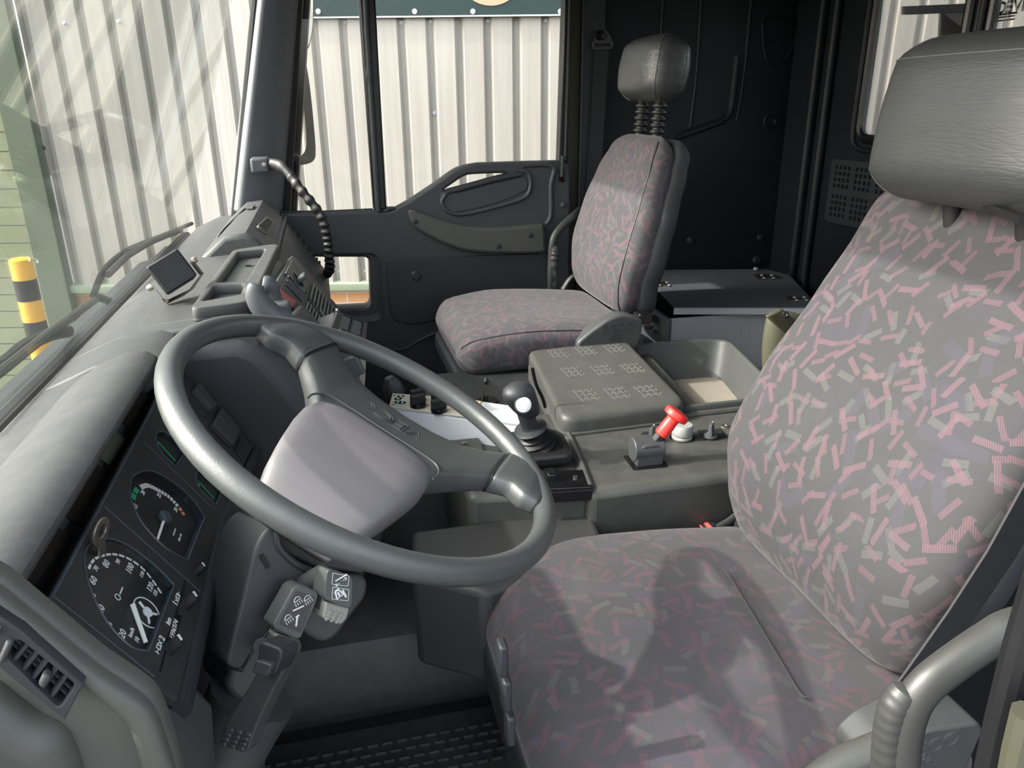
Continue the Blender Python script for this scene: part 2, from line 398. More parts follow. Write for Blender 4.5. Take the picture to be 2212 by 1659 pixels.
wheel_m = leather('wheel_leather', (.060, .066, .066), .33, 800, .18, .6)
spoke_m = plastic('wheel_spoke_plastic', (.050, .055, .054), .42, 1500, .3, .05)
hub_m = plastic('wheel_pad_plastic', (.135, .128, .134), .42, 1800, .3, .04)
column_m = plastic('column_plastic', (.045, .048, .050), .45, 1500, .3, .08, dust=.15, dustc=(.13, .12, .1))
stalk_m = plastic('stalk_plastic', (.085, .095, .092), .35, 1500, .15, .05)
lightgrey_m = plastic('light_grey_plastic', (.28, .28, .245), .4, 1500, .1, .05)
midgrey_m = plastic('mid_grey_plastic', (.060, .066, .073), .52, 1500, .1, .05)
white_m = flat('white_print', (.8, .82, .82), .5)
whitepl_m = plastic('white_painted_metal', (.44, .46, .485), .4, 600, .05, .04, dust=.12, dustc=(.4, .37, .3))
cream_m = plastic('cream_panel', (.55, .50, .40), .5, 600, .1, .12, dust=.3, dustc=(.2, .16, .1))
black_m = flat('gloss_black', (.006, .006, .007), .18)
blackm_m = plastic('matt_black', (.010, .010, .011), .6, 1500, .2, .1)
red_m = plastic('red_plastic', (.75, .03, .025), .4, 900, .12, .08, dust=.1, dustc=(.6, .2, .15))
redbelt_m = flat('red_button', (.75, .10, .09), .4)
redtach_m = plastic('dull_red_plastic', (.36, .045, .035), .45, 900, .1, .1)
green_m = flat('green_print', (.02, .33, .14), .5)
redprint_m = flat('red_print', (.75, .28, .2), .5)
teal_m = flat('teal_button', (.18, .50, .42), .35)
alu_m = metal('aluminium', (.75, .76, .78), .42, (30, 2, 2), .25, .35)
alud_m = metal('locker_lid_aluminium', (.17, .185, .21), .40, (2, 30, 2), .22, .35)
steel_m = metal('steel', (.42, .40, .37), .3, (5, 5, 5), .2)
galv_m = metal('galvanised', (.55, .56, .57), .5, (4, 4, 4), .3, .5)
capw_m = metal('knurled_cap', (.42, .42, .41), .45, (60, 60, 2), .2, .4)
carpet_m, _t, _b = nm('bin_carpet'); _g = geo(_t)
_t.links.new(mixc(_t, noise(_t, _g, 160, 5, .75), (.10, .085, .065), (.62, .56, .47)), _b.inputs['Base Color']); _b.inputs['Roughness'].default_value = 1; bump(_t, _b, noise(_t, _g, 500, 4, .8), 1, .003)
hl_m = leather('headrest_leather', (.042, .044, .044), .34, 200, .45, .55)
hld_m = leather('driver_headrest_leather', (.036, .038, .039), .42, 90, .22, .5, (1, .3, 2.0))
fab_m = fabric('seat_fabric')
cush_m = fabric('driver_cushion_fabric', (.072, .070, .074), .95, .65, (.118, .072, .086), (.108, .109, .106), (.078, .070, .095))
fabp_m = fabric('passenger_seat_fabric', (.062, .062, .066), 1.15, .2)
shell_m = plastic('seat_shell_cloth', (.022, .024, .028), .8, 900, .5, .1)
belt_m = plastic('belt_webbing', (.018, .019, .021), .7, 900, .3, .1)
olivecloth_m = plastic('olive_canvas', (.065, .062, .038), .6, 300, .5, .2)
olivepaint_m = plastic('olive_paint', (.045, .044, .030), .5, 200, .05, .05)
glass_m = glass('window_glass', (.97, .965, .95), .6)
wind_m = glass('windscreen_glass', (.955, .965, .945), .35, .004)
gauge_glass_m = glass('gauge_glass', (.97, .98, .98), .04)
cladding_m, _t, _b = nm('cladding_paint'); _g = geo(_t)
_mp = N(_t, 'ShaderNodeMapping'); _mp.inputs['Scale'].default_value = (9, 9, .35); _t.links.new(_g, _mp.inputs[0])
_t.links.new(mixc(_t, ramp(_t, noise(_t, _mp.outputs[0], 3, 6, .7), [(.3, (0, 0, 0)), (.7, (1, 1, 1))]), (.32, .303, .262), (.405, .387, .342)), _b.inputs['Base Color']); _b.inputs['Roughness'].default_value = .5
greentrim_m = plastic('green_trim_paint', (.085, .11, .07), .5, 300, .02, .08)
roller_m = plastic('roller_door_paint', (.22, .24, .15), .5, 300, .02, .06)
sill_m = plastic('green_sill_paint', (.26, .32, .22), .5, 300, .02, .06)
sign_m = plastic('dark_green_sign', (.010, .030, .027), .4, 300, .02, .2)
yellow_m = plastic('yellow_paint', (.80, .42, .03), .5, 300, .05, .1, dust=.2, dustc=(.4, .3, .2))
tan_m = flat('tan_print', (.42, .33, .22), .6)
brick_m, _t, _b = nm('brick'); _g = coords(_t, 'Object')
_br = N(_t, 'ShaderNodeTexBrick'); _br.inputs['Scale'].default_value = 1; _br.inputs['Brick Width'].default_value = .225; _br.inputs['Row Height'].default_value = .075; _br.inputs['Mortar Size'].default_value = .006
_br.inputs['Color1'].default_value = (.52, .27, .12, 1); _br.inputs['Color2'].default_value = (.45, .22, .10, 1); _br.inputs['Mortar'].default_value = (.45, .42, .37, 1)
_t.links.new(coords(_t, 'UV'), _br.inputs['Vector']); _t.links.new(mixc(_t, math_(_t, 'MULTIPLY', noise(_t, _g, 60, 5, .8), .45), _br.outputs[0], (.62, .38, .2)), _b.inputs['Base Color']); _b.inputs['Roughness'].default_value = .9
asphalt_m = plastic('asphalt', (.09, .09, .088), .9, 60, .5, .3)
mirror_m = flat('mirror', (.85, .87, .85), .02, 1)
podglass_m = flat('pod_window', (.16, .17, .165), .2)
lcd_m = flat('lcd', (.13, .145, .105), .3)
strip_m = plastic('display_lens', (.030, .025, .021), .25, 900, .05, .1, spec=.4)
face_m = plastic('gauge_face', (.013, .015, .016), .5, 900, .02, .1)
bezel_m = plastic('gauge_bezel', (.055, .068, .085), .4, 900, .05, .05)
needle_m = flat('needle', (.85, .85, .80), .4)
brass_m = metal('worn_steel', (.55, .50, .42), .35, (5, 5, 5), .2)
darkbox_m = plastic('footwell_box_plastic', (.038, .038, .038), .5, 900, .2, .1)
# ------------------------------------------------------------------ outside: the building and the yard
HF = V((math.sin(YAW), math.cos(YAW), 0)); HR = V((math.cos(YAW), -math.sin(YAW), 0))
WL = Fr(HF*5.0, HR, (0, 0, 1))                   # the building's wall; ez points back to the cab
ground = struct('ground', MB().box((3, 1, -1.0), (60, 60, .1)).bm, asphalt_m)
bld = thing('industrial_building', WL.pt(-1, -.95), 'cream ribbed metal clad building with brick base outside the windows', 'building')
u_c = WL.uv(17, 0)[0]; zs = WL.uv(740, 612)[1]
# ribs: phase taken where a rib starts
pitch = (WL.uv(1198, 50)[0]-WL.uv(855, 50)[0])/5.49; ph = WL.uv(855, 50)[0]
prof = []; u = ph - math.ceil((ph-u_c)/pitch)*pitch
while u < 5.2:
    for du, d in ((0, 0), (.014, -.036), (.040, -.036), (.062, 0)): 
        if u+du > u_c-.01: prof.append((u+du, d))
    u += pitch
b = MB(); b.loft([[WL.pt(a, zs, d) for a, d in prof], [WL.pt(a, 4.2, d) for a, d in prof]], closed=False, caps=False)
clad = mk('cladding', b.bm, cladding_m, bld, ang=0)
m_ = clad.modifiers.new('solid', 'SOLIDIFY'); m_.thickness = .003; m_.offset = -1
mk('drip_sill', MB().prism([(.0, .02), (.055, .0), (.055, -.02), (.05, -.045), (.0, -.045)], Fr(WL.pt(u_c-.02, zs, -.03), WL.ez, (0, 0, 1)), 0, -7.5).bm, sill_m, bld)
bb = MB(); bb.box(((u_c+5.2)/2, (zs-.95)/2, -.09), (5.2-u_c, zs+.95-.02, .1), WL); me = bpy.data.meshes.new('x'); 
bk = mk('brick_base', bb.bm, brick_m, bld)
uvl = bk.data.uv_layers.new(name='UVMap'); off = ORG[bld]
for lp in bk.data.loops:
    q = bk.data.vertices[lp.vertex_index].co + off - WL.o; uvl.data[lp.index].uv = (q.dot(WL.ex)+10, q.z+10-(zs-.045))
mk('corner_trim', MB().prism([(u_c-.17, -.95), (u_c+.012, -.95), (u_c+.012, 4.2), (u_c-.17, 4.2)], WL, -.03, .05).bm, greentrim_m, bld, bev=.006)
# roller door left of the corner
rd = MB(); z = -.95
while z < 4.2:
    rd.prism([(-.02, z), (.0, z+.004), (.0, z+.112), (-.02, z+.116)], Fr(WL.pt(u_c-4.5, 0, -.14), WL.ez, (0, 0, 1)), 0, -4.35); z += .118
mk('roller_door', rd.bm, roller_m, bld)
def screw(fr, r=.009): return MB().lathe([(r*1.5, 0), (r*1.5, .003), (r*.9, .004), (r*.8, .009), (.0, .010)], fr, 12).bm
for px, py in ((744, 46), (866, 48), (930, 45), (1054, 44), (1179, 44), (938, 245), (140, 51), (257, 47), (318, 47), (447, 49), (355, 247), (390, 420), (733, 588), (788, 588), (1887, 28), (1855, 232), (90, 320)):
    q = WL.uv(px, py)
    mk('screw', screw(WL.sub(q[0], q[1], -.03 if px not in (140, 257, 1887, 1855) else 0)), greentrim_m if px == 90 else galv_m, bld)
# sign board
zb = WL.uv(950, 38)[1]; ul = WL.uv(585, 38)[0]; ur = WL.uv(1330, 38)[0]
sg = thing('sign_board', WL.pt(ul, zb, .01), 'dark green sign board with white edge bolted to the ribbed wall', 'sign')
plate('board', WL, [rect(ul, zb, ur, zb+1.1)], .004, .03, sign_m, sg)
plate('white_edge', WL, [rect(ul, zb, ur, zb+.008)], .03, .033, white_m, sg, bev=0)
for px in (803, 897, 1022, 1210, 690):
    q = WL.uv(px, 26); mk('bolt', screw(WL.sub(q[0], q[1], .03), .010), white_m, sg)
q = WL.uv(1060, -60); plate('round_emblem', WL, [circ(q[0], q[1]+.03, .21, 40, .21)], .03, .034, tan_m, sg, bev=0)
# bollard
bc = CAM + ray(62, 640)*(4.0/ray(62, 640).dot(HF)); bc.z = -.95
bo = thing('bollard', bc, 'yellow and black striped round bollard outside the windscreen', 'bollard')
zt = (CAM + ray(42, 558)*(4.0/ray(42, 558).dot(HF))).z; bf = Fr(bc, (1, 0, 0), (0, 1, 0)); H = zt-bc.z; br = .055
edges = [H-.015-.0, H-.115, H-.24, H-.35, H-.45, H-.56, H-.66, H-.77, H-.9, 0]
mk('post', MB().lathe([(br, 0), (br, H-.02), (br*.96, H-.006), (br*.8, H), (0, H)], bf).bm, yellow_m, bo)
for a, c in ((H-.225, H-.112), (H-.455, H-.34), (H-.69, H-.57), (H-.92, H-.80)):
    mk('black_band', MB().lathe([(br, a), (br+.0012, a), (br+.0012, c), (br, c)], bf).bm, blackm_m, bo)
# ------------------------------------------------------------------ cab shell
YL, YR = .27, 2.70
ZF, ZC = .24, 1.80
XW = lambda z: -.44 + .33*(z-.92)
XR = 1.75
struct('floor', MB().box((.65, (YL+YR)/2, ZF-.03), (2.3, YR-YL+.1, .06)).bm, floor_m)
struct('ceiling', MB().box((.85, (YL+YR)/2, ZC+.03), (1.95, YR-YL+.16, .06)).bm, liner_m)
# front bulkhead under the windscreen
struct('wall_front', MB().box((-.50, (YL+YR)/2, .49), (.06, YR-YL+.1, .78)).bm, dark_m)
# left side behind the open door
struct('wall_left', MB().box((1.36, YL-.04, .9), (.90, .08, 1.84)).bm, liner_m)
# rear wall with its window
RW = Fr((XR, 0, 0), (0, -1, 0), (0, 0, 1))          # ez faces -X
assert RW.ez.x < 0
wy, wz = P(1855, 300, X=XR).y, P(1855, 300, X=XR).z
vbar = RW.uv(2110, 100)[0]
o1 = rect(-2.78, ZF-.02, -.22, ZC)
h1 = rect(-wy, wz, vbar-.045, 1.72, .05); h2 = rect(vbar+.035, wz, -.45, 1.72, .05)
rear = struct('wall_rear', MB().bm, liner_m); rear.data = curve_mesh([o1, h1, h2], .012, 0); rear.data.transform(RW.sub(0, 0, -.008).mat()); rear.data.materials.append(liner_m)
def gasket(fr, poly, r, name, mat, parent, w=0): return mk(name, MB().tube([fr.pt(a, c, w) for a, c in poly], r, 10, closed=True).bm, mat, parent)
for i, h in enumerate((h1, h2)):
    win = struct('window_%d' % (2+i), MB().prism(h, RW, -.012, -.008).bm, glass_m)
    gasket(RW, h, .016, 'window_seal', seal_m, win, .0)
    u0, u1 = min(a for a, c in h), max(a for a, c in h); 
    gasket(RW, rect(u0-.035, wz-.035, u1+.035, 1.755, .07), .010, 'window_surround', liner_m, win, .0)
# makers' print on the rear glass, seen from inside (reversed)
q = RW.uv(2171, 17, -.012)
pr = RW.sub(q[0], q[1], -.013); prm = Fr(pr.o, -pr.ex, pr.ey)
win3 = bpy.data.objects['window_3']
text('glass_print', 'IVECO', prm, .042, blackm_m, win3, bold=.001)
for k, (py, s_, tx) in enumerate(((30, .014, 'SECURIT'), (36, .011, 'TEMPERED'), (43, .011, '43R-000189'))):
    q = RW.uv(2172, py, -.012); mk('glass_print', MB().box((q[0], q[1], -.0132), (s_*5, s_*.35, .0004), RW).bm, blackm_m, win3)
# vertical ribs at the rear corner
for x, y0 in ((1.70, 2.66), (1.66, 2.69)): pass
mk('corner_rib', MB().prism(rpoly([(-2.70, ZF), (-2.60, ZF), (-2.545, .70), (-2.545, ZC), (-2.70, ZC)], .03), RW, 0, .035).bm, liner_m, rear, bev=.012, seg=3)
mk('corner_rib', MB().prism(rpoly([(-2.52, ZF), (-2.44, ZF), (-2.475, .70), (-2.475, ZC), (-2.52, ZC)], .02), RW, 0, .028).bm, liner_m, rear, bev=.012, seg=3)
# right side lining behind the passenger door
RS = Fr((0, YR+.02, 0), (1, 0, 0), (0, 0, 1))         # ez faces -Y
wr = struct('wall_right', MB().box(((.93+XR)/2+.02, YR+.06, .9), (XR-.93+.04, .08, 1.9)).bm, liner_m)
def ridge(pts, r, name='pressed_ridge', closed=False, fr=RS, par=wr, w=0, mat=liner_m, asp=(1, .6)):
    return mk(name, MB().tube([fr.pt(*p, w) for p in sm2(pts, 5, closed)], r, 10, closed=closed).bm, mat, par)
R_ = RS.uvs
ridge(rpoly(R_([(1598, -60), (1592, 120), (1577, 255), (1462, 296)]), [0, 0, .05, 0])[1:], .014)
ridge(R_([(1628, -60), (1608, 150), (1590, 262)]), .007)
ridge(R_([(1436, -60), (1425, 120), (1420, 200)]), .006); ridge(R_([(1518, -60), (1505, 150), (1490, 275)]), .007)
ridge(rpoly(R_([(1647, 36), (1731, 40), (1724, 75), (1693, 136), (1657, 138), (1648, 90)]), .02), .005, 'pressed_shield', True)
ridge(rpoly(R_([(1652, 248), (1714, 250), (1712, 277), (1650, 277)]), .03), .006, 'pressed_slot', True)
ridge(R_([(1790, -60), (1772, 90), (1745, 250), (1722, 400), (1700, 545)]), .010, 'pressed_ridge'); ridge(R_([(1760, -60), (1738, 150), (1715, 330), (1686, 545), (1650, 585)]), .012)
for px, py, r in ((1490, 519, .013), (1641, 513, .012), (1634, 562, .018), (1673, 263, .008)):
    a, c = RS.uv(px, py); mk('plug', MB().lathe([(r, 0), (r, .004), (r*.8, .008), (0, .009)], RS.sub(a, c), 20).bm, dark_m, wr)
# screws / studs on rear wall
for px, py in ((1786, 237), (1750, 283), (1750, 490)):
    a, c = RW.uv(px, py); mk('plug', MB().lathe([(.007, 0), (.006, .005), (0, .006)], RW.sub(a, c), 14).bm, dark_m, rear)
# vent grille plate under rear window
a0, c0 = RW.uv(1806, 342); a1, c1 = RW.uv(1794, 446); a2, c2 = RW.uv(1950, 372)
vg = thing('rear_vent_grille', RW.pt(a0, c1-.02), 'dark perforated vent grille below the rear window', 'grille')
holes = []
gw = .0225
for bx in range(4):
    for by in range(2):
        for i in range(4):
            for j in range(4):
                u_ = a0+.024+bx*.108+i*gw; v_ = c0-.020-by*.098-j*.0205
                holes.append(rect(u_, v_-.013, u_+.014, v_, 0))
plate('grille_plate', RW, [rpoly([(a0, c0), (a0+.46, c0), (a0+.46, c0-.215), (a0, c0-.215)], .02)]+holes, .004, .016, liner_m if 0 else dark_m, vg, bev=.001)
mk('backing', MB().prism(rect(a0+.01, c0-.205, a0+.45, c0-.01), RW, .0005, .003).bm, blackm_m, vg)
# bracket outside the rear window
RB = Fr((XR+.35, 0, 0), (0, -1, 0), (0, 0, 1))
bk = thing('mounting_bracket', RB.pt(*RB.uv(2050, 90)), 'galvanised steel bracket with a dark flat bar outside the rear window', 'bracket')
mk('flat_bar', MB().prism(RB.uvs([(1957, 14), (2096, 8), (2096, 26), (1957, 32)]), RB, -.01, .02).bm, dark_m, bk)
mk('gusset_plate', MB().prism(RB.uvs([(2030, 10), (2098, 6), (2092, 75), (2030, 28)]), RB, -.03, -.012).bm, galv_m, bk)
mk('upright_plate', MB().prism(RB.uvs([(2012, 26), (2034, 26), (2110, 84), (2110, 260), (2002, 260)]), RB, -.05, -.03).bm, dark_m, bk)

# windscreen: leans back, with seal, green shade band is outside the view
e = V((.33, 0, 1)).normalized()
WS = Fr((XW(.92), 0, .92), (0, 1, 0), e)              # ez faces +X
ws = struct('window_1', MB().prism(rect(YL-.08, .0, YR-.06, .90), WS, -.006, 0).bm, wind_m)
mk('lower_seal', MB().tube([WS.pt(y, .0, .004) for y in (YL-.1, 1.0, 2.0, YR-.04)], .013, 10).bm, seal_m, ws)
mk('cowl', MB().prism([(-.62, .78), (-.45, .80), (-.445, .925), (-.47, .925), (-.50, .86), (-.62, .83)], Fr((0, YL-.1, 0), (1, 0, 0), (0, 0, 1)), 0, -(YR-YL+.15)).bm, dark_m, ws, bev=.006)
# far A pillar
def sec(py, Y0): pass
pil = []
for py, xs_ in ((460, (500, 516, 582, 622)), (0, (552, 565, 614, 661)), (-160, (570, 583, 626, 676))):
    a = P(xs_[0], py, Y=2.60); b_ = P(xs_[1], py, Y=2.56); c_ = P(xs_[2], py, Y=2.60); d_ = P(xs_[3], py, Y=2.70)
    pil.append([a, b_, c_, d_, d_+V((0, .06, 0)), a+V((-.02, .12, 0))])
ap = struct('trim_1', MB().loft(pil).bm, pillar_m, bev=.012, seg=3)
mk('pillar_seal', MB().tube([pil[0][3]+V((.0, .0, -.1)), pil[1][3], pil[2][3]], .014, 8).bm, seal_m, ap)
mk('pillar_seal', MB().tube([pil[0][3]+V((-.022, -.02, -.1)), pil[1][3]+V((-.022, -.02, 0)), pil[2][3]+V((-.022, -.02, 0))], .016, 8).bm, seal_m, ap)
mk('pillar_seal', MB().tube([pil[0][0]+V((0, -.0, -.05)), pil[1][0], pil[2][0]], .012, 8).bm, seal_m, ap)
# B pillar (olive body colour strip) and belt trim
BP = Fr((0, YR+.0, 0), (1, 0, 0), (0, 0, 1))
xa = BP.uv(1232, 300)[0]
bp = struct('trim_2', MB().prism([(xa-.012, ZF), (xa+.028, ZF), (xa+.028, ZC), (xa-.012, ZC)], BP, -.06, .0).bm, olivepaint_m)
mk('door_seal', MB().tube([BP.pt(xa-.018, z, .004) for z in (ZF, .6, 1.2, ZC)], .009, 8).bm, seal_m, bp)
mk('belt_trim', MB().prism([(xa+.028, ZF), (xa+.118, ZF), (xa+.118, ZC), (xa+.028, ZC)], BP, -.03, .012).bm, dark_m, bp, bev=.006)
mk('belt_trim_edge', MB().tube([BP.pt(xa+.034, z, .012) for z in (ZF, .6, 1.2, ZC)], .006, 8).bm, dark_m, bp)
# ------------------------------------------------------------------ passenger door
DR = Fr((0, 2.66, 0), (1, 0, 0), (0, 0, 1))            # ez faces the driver (-Y)
D_ = DR.uvs
dn = struct('door_1', MB().bm, door_m)
dn.data.clear_geometry()
trim = D_([(560, 458), (690, 458), (800, 453), (838, 455), (880, 432), (935, 396), (985, 362), (1030, 351), (1120, 348), (1205, 346), (1226, 352), (1229, 440), (1226, 640)])
trim = trim[:3] + sm2(trim[3:8], 4, False) + trim[8:]
low = [(trim[-1][0], ZF), (trim[0][0], ZF)]
win_low = rpoly(D_([(640, 553), (797, 553), (799, 660), (640, 668)]), .022)
hnd = sm2(D_([(958, 410), (975, 396), (1002, 379), (1030, 375), (1090, 374), (1050, 385), (1000, 402)]), 4)
me = curve_mesh([trim+low, win_low, hnd], .05, .010, 2); me.transform(DR.mat()); dn.data = me; me.materials.append(door_m); smooth(me)
# pocket recess around the pull handle, pressed surround
def dridge(px, r, name, closed=False, mat=door_m, w=.025, asp=(1, .55), k=5):
    return mk(name, MB().tube([DR.pt(*p, w) for p in sm2(D_(px), k, closed)], r, 12, closed=closed).bm, mat, dn)
plate('pull_recess', DR, [sm2(D_([(955, 412), (948, 432), (958, 450), (985, 456), (1060, 440), (1128, 412), (1135, 392), (1125, 380), (1110, 384), (1050, 398), (990, 414)]), 4)], .018, .028, doorlow_m if 0 else door_m, dn, bev=.003)
dridge([(962, 414), (1000, 404), (1060, 388), (1122, 374)], .012, 'pull_handle_bar', mat=dark_m, w=.02)
dridge([(960, 418), (952, 436), (966, 455), (1000, 460), (1070, 444), (1128, 425), (1142, 400), (1136, 372), (1110, 366)], .008, 'pull_surround')
dridge([(1126, 356), (1190, 358), (1186, 400), (1186, 462), (1176, 482)], .010, 'pressed_edge', w=.022)
# latch slot
plate('latch_slot', DR, [D_([(1203, 350), (1214, 350), (1213, 392), (1202, 390)])], .02, .03, black_m, dn, bev=.001)
mk('lock_knob', MB().tube([DR.pt(*DR.uv(1210, 335), .03), DR.pt(*DR.uv(1208, 380), .03)], .007, 8).bm, dark_m, dn)
for px, py in ((1213, 441),): 
    mk('screw_cap', MB().lathe([(.011, 0), (.011, .003), (.008, .006), (0, .007)], DR.sub(*DR.uv(px, py), .025), 20).bm, door_m, dn)
# pocket panel
pk = sm2(D_([(832, 575), (836, 558), (860, 554), (1000, 550), (1150, 545), (1178, 548), (1182, 570), (1184, 640), (1100, 650), (1000, 668), (950, 682), (905, 694), (862, 692), (842, 670)]), 5)
plate('pocket_panel', DR, [pk], .02, .034, doorlow_m, dn, bev=.004)
mk('pocket_cap', MB().lathe([(.017, 0), (.017, .003), (.013, .006), (0, .006)], DR.sub(*DR.uv(896, 591), .034), 24).bm, dark_m, dn)
dridge([(790, 742), (826, 746), (850, 750), (874, 748), (905, 730), (960, 706), (1060, 668)], .004, 'pocket_rim', w=.028)
# window reveal of the low window
wl = D_([(640, 553), (797, 553), (799, 660), (640, 668)])
lw = rpoly([(wl[0][0]-.01, wl[0][1]+.015), (wl[1][0]+.03, wl[1][1]+.015), (wl[2][0]+.04, wl[2][1]-.05), (wl[3][0]-.01, wl[3][1]-.05)], .03)
mk('low_window_reveal', MB().loft([[DR.pt(*p, .034) for p in lw], [DR.pt(*p, .012) for p in rpoly(wl, .022)], [DR.pt(*p, -.045) for p in rpoly(wl, .022)]], caps=False).bm, door_m, dn)
mk('low_window_glass', MB().prism(rpoly(wl, .022), DR, -.052, -.048).bm, glass_m, dn)
# arm rest
ar = sm2(D_([(879, 453), (886, 480), (902, 494), (950, 519), (1000, 536), (1060, 541), (1160, 540), (1168, 520), (1165, 482), (1150, 480), (1080, 486), (1010, 485), (960, 474), (905, 455), (890, 450)]), 4)
plate('armrest', DR, [ar], .02, .062, handle_m, dn, bev=.010)
for px, py in ((896, 478), (1076, 532), (1145, 508)):
    mk('armrest_plug', MB().lathe([(.010, 0), (.010, .002), (.008, .003), (0, .003)], DR.sub(*DR.uv(px, py, .062), .062), 20).bm, dark_m, dn)
# window frame, divider post, glass
F_ = D_
frame = MB()
frame.prism(D_([(1205, 349), (1222, 349), (1234, -80), (1219, -80)]), DR, -.03, .02)
mk('window_frame', frame.bm, seal_m, dn, bev=.004)
mk('window_frame_edge', MB().tube([DR.pt(*DR.uv(1217, 345), .02), DR.pt(*DR.uv(1229, -80), .02)], .005, 8).bm, dark_m, dn)
mk('divider_post', MB().prism(D_([(806, 452), (834, 452), (806, -80), (768, -80)]), DR, -.025, .022).bm, seal_m, dn, bev=.006)
mk('divider_post_trim', MB().tube([DR.pt(*DR.uv(x, y), .026) for x, y in ((816, 454), (803, 250), (791, 60), (785, -80))], .010, 10).bm, dark_m, dn)
mk('divider_catch', MB().tube(smoothpath([DR.pt(*DR.uv(x, y), .026) for x, y in ((797, 148), (793, 158), (793, 175), (800, 190))], 4), .008, 8).bm, dark_m, dn)
mk('window_glass', MB().prism(D_([(600, 456), (1212, 456), (1226, -80), (640, -80)]), DR, -.018, -.014).bm, glass_m, dn)
mk('waist_seal', MB().tube([DR.pt(*DR.uv(x, y), -.006) for x, y in ((600, 459), (700, 459), (806, 454))], .006, 8).bm, seal_m, dn)
mk('waist_clip', MB().box((*DR.uv(842, 449), .012), (.03, .010, .03), DR).bm, dark_m, dn, bev=.003)

# ------------------------------------------------------------------ mirrors outside
MR = Fr(P(650, 250, Y=2.95), (.45, .9, 0), (0, 0, 1))
mt = thing('door_mirror', MR.pt(0, -.2, .0), 'large black framed door mirror outside the passenger quarter window, the lower one', 'mirror')
mo = sm2(MR.uvs([(600, 130), (650, 124), (662, 134), (672, 190), (681, 280), (684, 330), (678, 350), (650, 358), (600, 364)]), 4)
mk('mirror_housing', MB().prism(mo, MR, -.06, .0).bm, rubber_m, mt, bev=.010, seg=3)
mi = sm2(MR.uvs([(600, 146), (638, 142), (646, 165), (654, 230), (660, 300), (656, 328), (640, 340), (600, 348)]), 4)
mk('mirror_glass', MB().prism(mi, MR, .0005, .003).bm, mirror_m, mt)
MR2 = Fr(P(665, 50, Y=2.97), (.5, .87, 0), (0, 0, 1))
mt2 = thing('door_mirror', MR2.pt(0, -.1, .0), 'small upper door mirror outside, cut by the top of the picture', 'mirror')
mk('mirror_housing', MB().prism(rpoly(MR2.uvs([(630, -120), (680, -120), (679, 60), (668, 112), (630, 113)]), .03), MR2, -.05, 0).bm, rubber_m, mt2, bev=.008, seg=3)
mk('mirror_glass', MB().prism(rpoly(MR2.uvs([(632, -110), (675, -110), (674, 60), (664, 105), (632, 105)]), .03), MR2, .0005, .003).bm, mirror_m, mt2)

# ------------------------------------------------------------------ grab handles
def ribbed(path, r, n0, n1, amp, name, mat, parent, k=26, asp=(1, .75)):
    pts = smoothpath(path, k); rs = []
    for i, p in enumerate(pts):
        f = i/(len(pts)-1); a = 1 if n0 < f < n1 else 0
        e_ = min(1, .15+min(i, len(pts)-1-i)*.07)
        rs.append(r*e_*(1+amp*a*math.sin(i*2*math.pi/8)))
    return mk(name, MB().tube(pts, rs, 14, asp=asp).bm, mat, parent, ang=180)
gh = thing('pillar_grab_handle', P(560, 356, Y=2.54), 'black ribbed grab handle curving down from the far windscreen pillar to the dash', 'grab handle')
hp = [P(x, y, Y=Y) for x, y, Y in ((560, 356, 2.54), (592, 355, 2.50), (615, 366, 2.46), (650, 410, 2.42), (692, 465, 2.40), (706, 512, 2.40), (710, 550, 2.40), (712, 580, 2.42), (700, 600, 2.46))]
ribbed(hp[2:], .0155, .04, .86, .14, 'grip', rubber_m, gh, 24)
mk('upper_arm', MB().tube(smoothpath(hp[:3]+[hp[3]], 6), [.018]*12+[.014]*7, 12, asp=(1, .8)).bm, rubber_m, gh)
c0 = P(563, 356, Y=2.53); mk('bracket', MB().box(c0, (.055, .07, .045)).bm, midgrey_m, gh, bev=.008, seg=3)
mk('bracket_screw', MB().lathe([(.007, 0), (.007, .003), (0, .004)], Fr(c0+V((.012, -.036, .002)), (1, 0, 0), (0, 0, 1)), 12).bm, steel_m, gh)
g2 = thing('pillar_grab_handle', P(1195, 620, Y=2.58), 'dark grey ribbed grab handle on the far door pillar beside the passenger seat', 'grab handle')
hp = [P(x, y, Y=Y) for x, y, Y in ((1252, 455, 2.66), (1238, 468, 2.60), (1212, 492, 2.57), (1196, 518, 2.56), (1192, 560, 2.56), (1191, 600, 2.56), (1192, 640, 2.58))]
mk('tube', MB().tube(smoothpath(hp, 8), .016, 14, asp=(1, .8)).bm, handle_m, g2)
ribbed([hp[3]+V((.006, -.012, -.02)), hp[4]+V((.006, -.012, 0)), hp[6]+V((.006, -.012, 0))], .014, 0, 1, .12, 'ribbed_grip', handle_m, g2, 36)
g3 = thing('pillar_grab_handle', P(1950, 1659, Y=.40), 'large satin grey bent grab handle beside the driver seat in the bottom right corner', 'grab handle')
hp = [P(x, y, Y=.42) for x, y in ((2420, 1330), (2280, 1342), (2190, 1352), (2130, 1385), (2050, 1440), (2000, 1482), (1968, 1530), (1950, 1610), (1946, 1720), (1946, 1900))]
mk('tube', MB().tube(smoothpath(hp, 7), .0165, 20, asp=(1, .85)).bm, handle3_m, g3, ang=180)
ribbed([hp[5]+V((-.012, .004, .0)), hp[6]+V((-.014, .004, 0)), hp[7]+V((-.013, .004, 0)), hp[8]+V((-.013, .004, 0)), hp[9]+V((-.013, .004, 0))], .0125, .12, 1, .02, 'ribbed_grip', handle3_m, g3, 30, asp=(1, 1))
